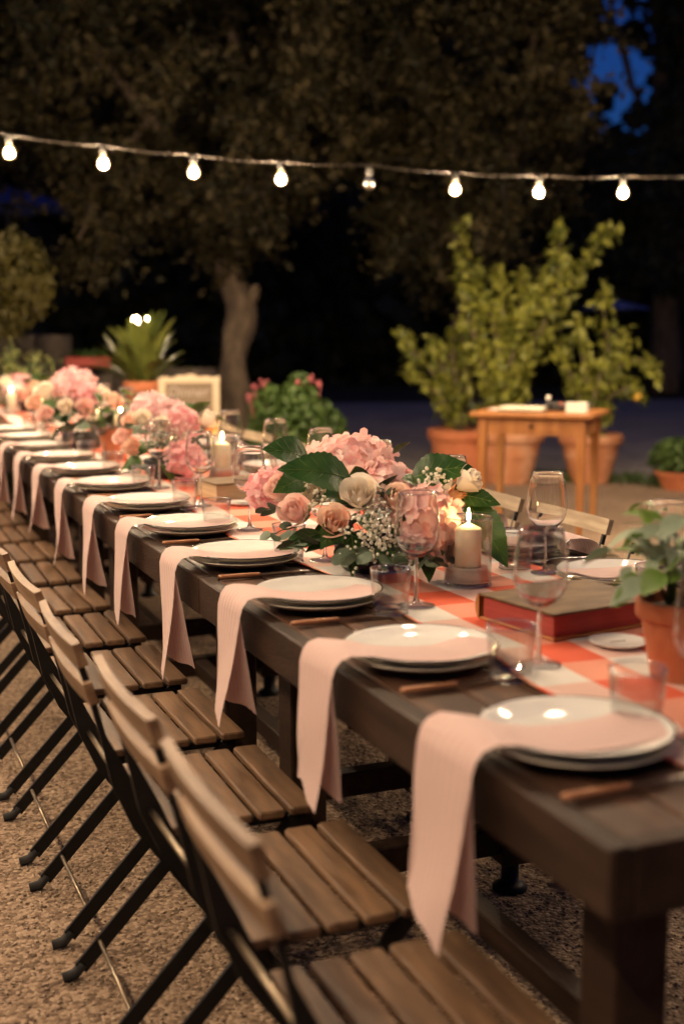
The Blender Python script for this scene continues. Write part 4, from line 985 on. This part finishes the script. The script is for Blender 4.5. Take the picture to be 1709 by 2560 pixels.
# ================================================================== FLOWERS
def hydrangea(R_, mt, seed, flat=.75, nf=None, parent=None, loc=(0, 0, 0), axis=(0, 0, 1), fs_=.017):
    rg = np.random.default_rng(seed); nf = nf or int(50*(R_/.1)**1.5)+20
    V = []; F = []
    for i in range(nf):
        t_ = (i+.5)/nf; ph = math.acos(1-1.42*t_); th = i*2.39996+rg.uniform(-.2, .2)
        nrm = Vector((math.sin(ph)*math.cos(th), math.sin(ph)*math.sin(th), math.cos(ph)))
        c = Vector((nrm.x*R_, nrm.y*R_, nrm.z*R_*flat))*(1+rg.uniform(-.10, .07)); nrm = (nrm+Vector(rg.normal(0, .36, 3))).normalized()
        a = nrm.orthogonal().normalized(); b = nrm.cross(a); rot = rg.uniform(0, PI); s_ = fs_*rg.uniform(.85, 1.25)
        for k in range(4):
            q = rot+k*PI/2; d = a*math.cos(q)+b*math.sin(q); e = nrm.cross(d); cup = rg.uniform(-.15, .45); n0 = len(V)
            pts = [c, c+d*s_*.45+e*s_*.46+nrm*s_*.10, c+d*s_*.98+e*s_*.42+nrm*s_*cup, c+d*s_*1.16+nrm*s_*(cup+.06), c+d*s_*.98-e*s_*.42+nrm*s_*cup, c+d*s_*.45-e*s_*.46+nrm*s_*.10, c+d*s_*.62+nrm*s_*(-.02)]
            V += [tuple(p) for p in pts]; F += [(n0, n0+1, n0+6), (n0+1, n0+2, n0+6), (n0+2, n0+3, n0+6), (n0+3, n0+4, n0+6), (n0+4, n0+5, n0+6), (n0+5, n0, n0+6)]
    me = np_mesh('hydrangea_head', np.array(V), np.array(F), True)
    q = Vector((0, 0, 1)).rotation_difference(Vector(axis))
    o = link('hydrangea_head', me, mt, parent, loc, q.to_euler())
    core = MB().lathe([(.001, -R_*.35), (R_*.55, -R_*.2*flat), (R_*.82, R_*.1*flat), (R_*.66, R_*.5*flat), (R_*.3, R_*.74*flat), (.001, R_*.8*flat)], 16)
    core.build('core', mt, o)
    return o
def rose(R_, mt, parent, loc, axis, seed, openn=1.0):
    rg = random.Random(seed); V = []; F = []; npet = 17
    for k in range(npet):
        q = k/(npet-1); r = R_*(.10+.66*q**.9); hgt = R_*(1.62-.36*q); th0 = k*2.4; half = .95-.10*q+rg.uniform(-.1, .1); outc = (.0+.60*max(0, q-.45)**1.4*2.2)*openn; nu, nv = 7, 6; n0 = len(V)
        for j in range(nv):
            v = j/(nv-1)
            for i in range(nu):
                u = -1+2*i/(nu-1); th = th0+u*half; edge = 1-.22*u*u*v
                rr = r*(.35+.75*math.sin(min(1, v*1.05)*PI*.62))+(R_*outc*max(0, v-.62)**1.5*2.2)
                rr *= 1+.05*math.sin(th*3+k); z = hgt*v*edge-R_*(.35+.12*q)-R_*.35*outc*max(0, v-.7)**1.5*3
                V.append((rr*math.cos(th), rr*math.sin(th), z))
        for j in range(nv-1):
            for i in range(nu-1): F.append((n0+j*nu+i, n0+j*nu+i+1, n0+(j+1)*nu+i+1, n0+(j+1)*nu+i))
    me = np_mesh('rose_head', np.array(V), np.array(F), True)
    rt = Vector((0, 0, 1)).rotation_difference(Vector(axis)).to_euler()
    o = link('rose_head', me, mt, parent, loc, rt)
    MB().lathe([(.001, -R_*.75), (R_*.16, -R_*.6), (R_*.30, -R_*.36), (R_*.12, -R_*.2)], 10).build('calyx', M['greenstem'], o)
    return o
def big_leaf(parent, a, b, w, roll, serr=1, vein=True, mt='hyd_leaf', n=22):
    a = Vector(a); b = Vector(b); L_ = (b-a).length
    o = leaf_mesh(L_, w, .16, .35, serr, n).build('leaf', M[mt], parent, a, orient(b-a, roll))
    if vein:
        m = MB(); m.tube([(L_*t_, 0, -.35*L_*(t_-.25)**2+.0010) for t_ in np.linspace(0, .97, 9)], [.0013*(1-.7*t_) for t_ in np.linspace(0, .97, 9)], 5)
        for k in range(1, 6):
            for s_ in (-1, 1):
                t0, t1 = k/7, min(.95, k/7+.17); ww = w*.5*(math.sin(PI*t1**.8)**.85)*(1-.25*t1)*.82
                m.tube([(L_*t0, 0, -.35*L_*(t0-.25)**2+.0008), (L_*t1, s_*ww, -.35*L_*(t1-.25)**2+ww*.16+.0010)], [.0006, .0003], 4)
        m.build('vein', M['vein'], o)
    return o
def euc(parent, c, d, n=8, L_=.10, r=.016):
    c = Vector(c); d = Vector(d).normalized(); m = MB().tube([c, c+d*L_*.5+Vector((0, 0, .006)), c+d*L_], [.0018, .0014, .0008], 5); s_ = m.build('sprig_stem', M['greenstem'], parent)
    side = d.cross(Vector((0, 0, 1)));
    for k in range(n):
        p = c+d*L_*(k/n*.9+.1); q = (side*(1 if k % 2 else -1)+d*.4+Vector((random.uniform(-.3, .3), random.uniform(-.3, .3), random.uniform(-.5, .6)))).normalized()
        leaf_mesh(r*random.uniform(1.7, 2.3), r*random.uniform(1.6, 2.1), .1, .2, 0, 7, True).build('leaf', M['euc'], parent, p, orient(q, random.uniform(-1, 1)))
ico = None
def gyp(parent, c, spread, n, bead=.0042):
    c = Vector(c); V = []; F = []; st_ = MB()
    t_ = (1+5**.5)/2; iv = [Vector(v).normalized() for v in [(-1, t_, 0), (1, t_, 0), (-1, -t_, 0), (1, -t_, 0), (0, -1, t_), (0, 1, t_), (0, -1, -t_), (0, 1, -t_), (t_, 0, -1), (t_, 0, 1), (-t_, 0, -1), (-t_, 0, 1)]]
    fi = [(0, 11, 5), (0, 5, 1), (0, 1, 7), (0, 7, 10), (0, 10, 11), (1, 5, 9), (5, 11, 4), (11, 10, 2), (10, 7, 6), (7, 1, 8), (3, 9, 4), (3, 4, 2), (3, 2, 6), (3, 6, 8), (3, 8, 9), (4, 9, 5), (2, 4, 11), (6, 2, 10), (8, 6, 7), (9, 8, 1)]
    for k in range(n):
        p = c+Vector((random.gauss(0, spread[0]), random.gauss(0, spread[1]), random.gauss(0, spread[2]))); n0 = len(V); s_ = bead*random.uniform(.7, 1.25)
        V += [tuple(p+v*s_*random.uniform(.85, 1.15)) for v in iv]; F += [tuple(i+n0 for i in f) for f in fi]
        if k % 3 == 0: st_.tube([p, p*.55+c*.45+Vector((0, .02, -.01))], [.0005, .0007], 3)
    o = link('gypsophila_spray', np_mesh('gypsophila_spray', np.array(V), np.array(F), True), M['gyp'], parent); o['kind'] = 'stuff'; st_.build('twigs', M['greenstem'], o); return o
def arrangement(loc, label, dark=True):
    r = empty('flower_arrangement', loc); tag(r, label, 'flowers', 'flower arrangements along the table')
    MB().lathe([(.001, 0), (.07, 0), (.088, .02), (.095, .065), (.09, .07), (.082, .066), (.078, .03), (.001, .012)], 32).build('bowl', M['darkbowl'], r)
    return r
def filler(r, n, rad, zc):
    for i in range(n):                                                     # dark leaves filling the inside
        a = random.uniform(0, 2*PI); e = random.uniform(-.3, 1.0); d = Vector((math.cos(a)*math.cos(e), math.sin(a)*math.cos(e), math.sin(e))); p = Vector((0, 0, zc))+Vector((d.x*rad*.35, d.y*rad*.35, d.z*.06))
        leaf_mesh(rad*random.uniform(.45, .8), rad*.38, .2, .5).build('leaf', M['hyd_leaf'], r, p, orient(d+Vector((0, 0, random.uniform(-.5, .1))), random.uniform(-1, 1)))
def build(loc, label, items, scale_fill):
    L0 = Vector(loc); r = arrangement(loc, label)
    for it in items:
        k = it[0]; p = Vector(it[1])-L0
        if k == 'H': hydrangea(it[2], M[it[3]], int(p.x*9999) % 9000+5, it[5] if len(it) > 5 else .75, None, r, p, it[4], fs_=it[6] if len(it) > 6 else .0175)
        elif k == 'R': rose(it[2], M[it[3]], r, p, it[4], int(p.y*9999) % 9000+3, it[5] if len(it) > 5 else 1.0)
        elif k == 'L': big_leaf(r, p, Vector(it[2])-L0, it[3], it[4])
        elif k == 'E': euc(r, p, it[2], *(it[3:]))
        elif k == 'G': gyp(r, p, it[2], it[3])
    filler(r, scale_fill[0], scale_fill[1], scale_fill[2]); return r
cv = Vector((-.36, -.90, .25))                                             # roughly towards the viewer
build((.40, 2.70, T+.0055), 'large pink hydrangea and rose arrangement nearest the camera', [
    ('H', (.398, 2.834, 1.018), .092, 'petal_pink', (-.05, -.25, 1), .42, .021), ('H', (.434, 2.690, .968), .070, 'petal_pink', (.15, -.40, .9), .48, .020), ('H', (.463, 2.555, .893), .080, 'petal_pink', (.25, -.85, .35), .85, .021),
    ('H', (.228, 2.935, .935), .055, 'petal_hot', (-.6, -.4, .7), .8, .017),
    ('R', (.316, 2.592, .952), .047, 'petal_cream', (-.35, -.75, .62)), ('R', (.193, 2.657, .914), .040, 'petal_rose', (-.65, -.55, .55)), ('R', (.255, 2.600, .896), .041, 'petal_peach', (-.2, -.8, .5)),
    ('R', (.202, 2.780, .950), .038, 'petal_rose', (-.8, -.35, .6), .6), ('R', (.585, 2.610, .972), .038, 'petal_cream', (.55, -.6, .6), .7), ('R', (.568, 2.640, .937), .034, 'petal_orange', (.45, -.8, .2)), ('R', (.268, 2.745, .945), .042, 'petal_cream', (-.5, -.8, .5)),
    ('L', (.318, 2.640, .992), (.148, 2.600, 1.040), .108, -1.0), ('L', (.285, 2.820, 1.020), (.172, 2.785, 1.062), .100, -.95), ('L', (.255, 2.76, .985), (.165, 2.70, .972), .07, -.9),
    ('L', (.476, 2.66, .985), (.590, 2.59, 1.025), .100, .95), ('L', (.575, 2.63, .945), (.652, 2.56, .935), .06, .9), ('L', (.600, 2.62, .925), (.650, 2.51, .800), .095, .7), ('L', (.478, 2.77, 1.03), (.512, 2.755, 1.064), .03, -.6),
    ('L', (.38, 2.67, .972), (.340, 2.62, 1.012), .05, -.8), ('L', (.475, 2.62, .972), (.428, 2.59, .999), .05, -.8), ('L', (.41, 2.62, .95), (.38, 2.575, .972), .045, -.9), ('L', (.44, 2.53, .84), (.428, 2.45, .795), .055, -.3), ('L', (.30, 2.60, .88), (.28, 2.52, .80), .05, -.4), ('L', (.25, 2.66, .87), (.15, 2.64, .85), .05, -.9),
    ('E', (.22, 2.72, .90), (-.8, -.25, .25), 8, .10, .017), ('E', (.21, 2.70, .88), (-.8, -.1, -.2), 6, .08, .016), ('E', (.29, 2.56, .85), (-.25, -.7, -.12), 9, .10, .018), ('E', (.38, 2.62, .95), (-.2, -.7, .3), 6, .07, .015), ('E', (.30, 2.62, .86), (-.5, -.8, -.5), 7, .09, .016),
    ('G', (.322, 2.518, .880), (.032, .018, .032), 190), ('G', (.37, 2.52, .84), (.03, .018, .02), 60),
    ('R', (.345, 2.70, .965), .040, 'petal_rose', (-.3, -.7, .65)), ('R', (.395, 2.575, .945), .036, 'petal_peach', (.0, -.8, .6)), ('R', (.235, 2.73, .905), .034, 'petal_cream', (-.7, -.6, .4), .7),
    ('E', (.23, 2.66, .86), (-.7, -.55, -.05), 9, .11, .019), ('E', (.35, 2.54, .84), (-.1, -.9, -.15), 9, .10, .019), ('E', (.42, 2.52, .84), (.2, -.9, -.2), 8, .09, .018), ('L', (.36, 2.56, .87), (.33, 2.47, .82), .055, -.4), ('L', (.27, 2.62, .90), (.215, 2.545, .865), .05, -.6), ('L', (.50, 2.55, .85), (.52, 2.47, .80), .055, .3), ('G', (.345, 2.57, .92), (.02, .015, .022), 40), ('G', (.505, 2.605, .985), (.020, .016, .018), 60), ('G', (.25, 2.67, .945), (.02, .02, .018), 36), ('G', (.552, 2.58, .90), (.014, .014, .016), 24)], (46, .17, .12))
build((.41, 4.62, T+.0055), 'pink and cream flower arrangement, second from the camera', [
    ('H', (.363, 4.671, 1.020), .072, 'petal_pale', (-.1, -.3, 1), .75), ('H', (.425, 4.62, 1.0), .06, 'petal_pale', (.1, -.4, .9), .75), ('H', (.452, 4.550, .972), .052, 'petal_hot', (.2, -.75, .6), .9), ('H', (.418, 4.410, .850), .066, 'petal_hot', (.05, -.95, .3), .9),
    ('R', (.535, 4.537, .976), .042, 'petal_cream', (.5, -.6, .7), .6), ('R', (.545, 4.56, .95), .03, 'petal_orange', (.5, -.7, .2)), ('R', (.305, 4.577, .984), .038, 'petal_cream', (-.4, -.8, .5)), ('R', (.358, 4.520, .966), .038, 'petal_cream', (-.2, -.9, .4), .6), ('R', (.239, 4.593, .918), .036, 'petal_rose', (-.8, -.5, .4)), ('R', (.257, 4.526, .887), .036, 'petal_peach', (-.6, -.8, .3)), ('R', (.27, 4.60, .975), .034, 'petal_peach', (-.6, -.6, .6)),
    ('L', (.500, 4.611, 1.005), (.560, 4.590, 1.055), .06, -.8), ('L', (.510, 4.62, 1.0), (.48, 4.64, 1.045), .055, -.9), ('L', (.55, 4.54, 1.0), (.605, 4.51, .985), .035, -.6), ('L', (.35, 4.45, .84), (.36, 4.36, .795), .06, -.3), ('L', (.28, 4.5, .86), (.2, 4.42, .84), .05, -.8),
    ('E', (.30, 4.55, .955), (-.7, -.5, .2), 7, .08, .017), ('E', (.36, 4.50, .91), (-.4, -.8, .0), 8, .09, .018), ('E', (.28, 4.5, .84), (-.5, -.8, -.2), 7, .09, .017), ('G', (.415, 4.490, .925), (.03, .02, .022), 70), ('G', (.33, 4.48, .93), (.02, .02, .02), 30)], (26, .16, .12))
build((.33, 5.86, T+.0055), 'pink and cream flower arrangement, third from the camera', [
    ('H', (.300, 5.897, 1.060), .098, 'petal_hot', (-.2, -.3, 1), .6), ('H', (.335, 5.777, 1.010), .062, 'petal_hot', (.1, -.8, .6), .85), ('R', (.169, 5.839, 1.015), .05, 'petal_cream', (-.6, -.6, .6)), ('R', (.120, 5.798, .975), .042, 'petal_peach', (-.7, -.6, .4)), ('R', (.153, 5.722, .925), .045, 'petal_rose', (-.6, -.8, .3)),
    ('R', (.405, 5.795, 1.005), .045, 'petal_cream', (.5, -.6, .6)), ('R', (.452, 5.771, .975), .045, 'petal_peach', (.5, -.7, .4)), ('R', (.309, 5.717, .955), .045, 'petal_rose', (.0, -.9, .3)), ('R', (.24, 5.75, .96), .04, 'petal_cream', (-.3, -.9, .4)),
    ('L', (.17, 5.76, 1.0), (.15, 5.71, .94), .06, -.3), ('L', (.37, 5.74, 1.03), (.39, 5.69, .985), .05, -.3), ('E', (.2, 5.74, .92), (-.6, -.7, -.1), 8, .1, .018), ('E', (.28, 5.7, .9), (.1, -.9, -.2), 8, .1, .018), ('G', (.38, 5.73, .95), (.03, .02, .025), 50)], (26, .17, .12))
build((.46, 8.45, T+.0055), 'pink flower arrangement farthest from the camera at the left edge', [
    ('H', (.42, 8.45, .955), .075, 'petal_hot', (-.2, -.3, 1), .6), ('H', (.37, 8.35, .91), .06, 'petal_pale', (-.4, -.8, .5), .85), ('R', (.49, 8.32, .92), .045, 'petal_peach', (.3, -.8, .4)), ('R', (.34, 8.40, .95), .045, 'petal_cream', (-.6, -.6, .5)), ('R', (.42, 8.3, .88), .045, 'petal_rose', (-.2, -.9, .3)), ('L', (.54, 8.4, .98), (.62, 8.37, 1.0), .06, -.7)], (18, .17, .12))

# ================================================================== FESTOON LIGHTS
def make_bulb(lit):
    r = empty('festoon_bulb')
    MB().lathe([(.001, .082), (.013, .082), (.0155, .078), (.0155, .044), (.0135, .040)], 16).build('socket', M['socket'], r)
    prof = [(.0120, .0395), (.0125, .032), (.0180, .023), (.0265, .010), (.0320, -.006), (.0318, -.018), (.0265, -.031), (.014, -.0395), (.0005, -.0420)]
    MB().lathe(prof, 16).build('bulb_glass', M['bulb_shell'] if lit else M['glass'], r)
    if lit:
        core = MB().lathe([(q*.66, z*.72-.004) for q, z in prof[2:]], 16); core.build('filament_glow', M['bulb_on'], r)
    if not lit: MB().tube([(-.006, 0, .036), (-.008, 0, .0), (0, 0, .008), (.008, 0, .0), (.006, 0, .036)], .0016, 6).build('filament', M['copper'], r)
    return r
BON = make_bulb(True); BOFF = make_bulb(False)
BOFF.children[0].data.materials[0] = M['bolt']
BP = [(.249, 7.257, 2.247), (.734, 7.162, 2.202), (1.215, 7.069, 2.166), (1.694, 6.979, 2.140), (2.191, 6.885, 2.137), (2.688, 6.786, 2.103), (3.186, 6.692, 2.099), (3.699, 6.593, 2.105)]
names = ['leftmost lit festoon bulb, cut by the left edge side', 'second lit festoon bulb from the left', 'third lit festoon bulb from the left', 'fourth lit festoon bulb, just left of the dark bulb', '', 'fifth lit festoon bulb, just right of the dark bulb', 'sixth lit festoon bulb from the left', 'rightmost lit festoon bulb in the picture']
used2 = False
for i, p in enumerate(BP):
    if i == 4:
        BOFF.location = (p[0], p[1], p[2]-.012); tag(BOFF, 'single unlit clear festoon bulb in the middle of the string', 'light bulb', 'bulbs on the festoon string')
    else:
        o = BON if not used2 else copy_tree(BON); used2 = True; o.location = p; tag(o, names[i], 'light bulb', 'bulbs on the festoon string')
more = [(4.22, 6.49, 2.125), (4.74, 6.39, 2.16), (5.26, 6.29, 2.21), (-.24, 7.35, 2.30), (-.73, 7.44, 2.37)]
for p in more: o = copy_tree(BON); o.location = p; tag(o, 'lit festoon bulb on the string just outside the picture', 'light bulb', 'bulbs beyond the picture on the string')
cz = [( -1.6, 7.61, 2.56)]+[(p[0], p[1], p[2]+.0875) for p in [more[4], more[3]]+BP+more[:3]]+[(6.6, 6.03, 2.44)]
m = MB(); pts = []
for a, b in zip(cz[:-1], cz[1:]):
    for t_ in np.linspace(0, 1, 6)[:-1]: q = Vector(a).lerp(Vector(b), t_); q.z -= .012*4*t_*(1-t_); pts.append(q)
pts.append(Vector(cz[-1])); m.tube(pts, .0028, 8)
tag(m.build('festoon_cable', M['cable']), 'cable of the festoon string crossing the picture', 'cable')
# the next festoon string runs along the left of the table, outside the picture, and lights the near end
sb = []
for i in range(16):
    y = -.3+.66*i; x = -1.55-.02*i; z = 2.75-.10*math.sin(i*PI/15)
    o = copy_tree(BON); o.location = (x, y, z); sb.append(Vector((x, y, z+.0875)))
    tag(o, 'lit festoon bulb on the string left of the table, outside the picture', 'light bulb', 'bulbs on the string left of the table')
MB().tube(sb, .0062, 8).build('festoon_cable', M['cable'])
tag(bpy.data.objects['festoon_cable.001'], 'cable of the festoon string left of the table, outside the picture', 'cable')
for nm, p, top in (('left', (-1.72, 7.68, 0), 2.62), ('right', (6.72, 5.98, 0), 2.55)):
    o = MB().lathe([(.001, 0), (.05, 0), (.045, .02), (.04, top), (.001, top+.01)], 14).build('light_pole', M['pole'], None, p)
    tag(o, 'dark pole carrying the %s end of the festoon string, outside the picture' % nm, 'pole')
# a third string crosses the table overhead, above the picture
sc_ = []
for i in range(13):
    x = -1.7+.62*i; y = 4.9-.12*i; z = 3.12-.14*math.sin(i*PI/12)
    o = copy_tree(BON); o.location = (x, y, z); sc_.append(Vector((x, y, z+.0875)))
    tag(o, 'lit festoon bulb on the string overhead, above the picture', 'light bulb', 'bulbs on the string overhead')
tag(MB().tube(sc_, .0062, 8).build('festoon_cable', M['cable']), 'cable of the festoon string overhead, above the picture', 'cable')
# faint last daylight
sl_ = bpy.data.lights.new('sun', 'SUN'); so = bpy.data.objects.new('sun', sl_); COL.objects.link(so)
sl_.energy = .004; sl_.angle = math.radians(10); sl_.color = (.6, .75, 1.0)
so.rotation_euler = (math.radians(60), 0, -SUN_ROT)
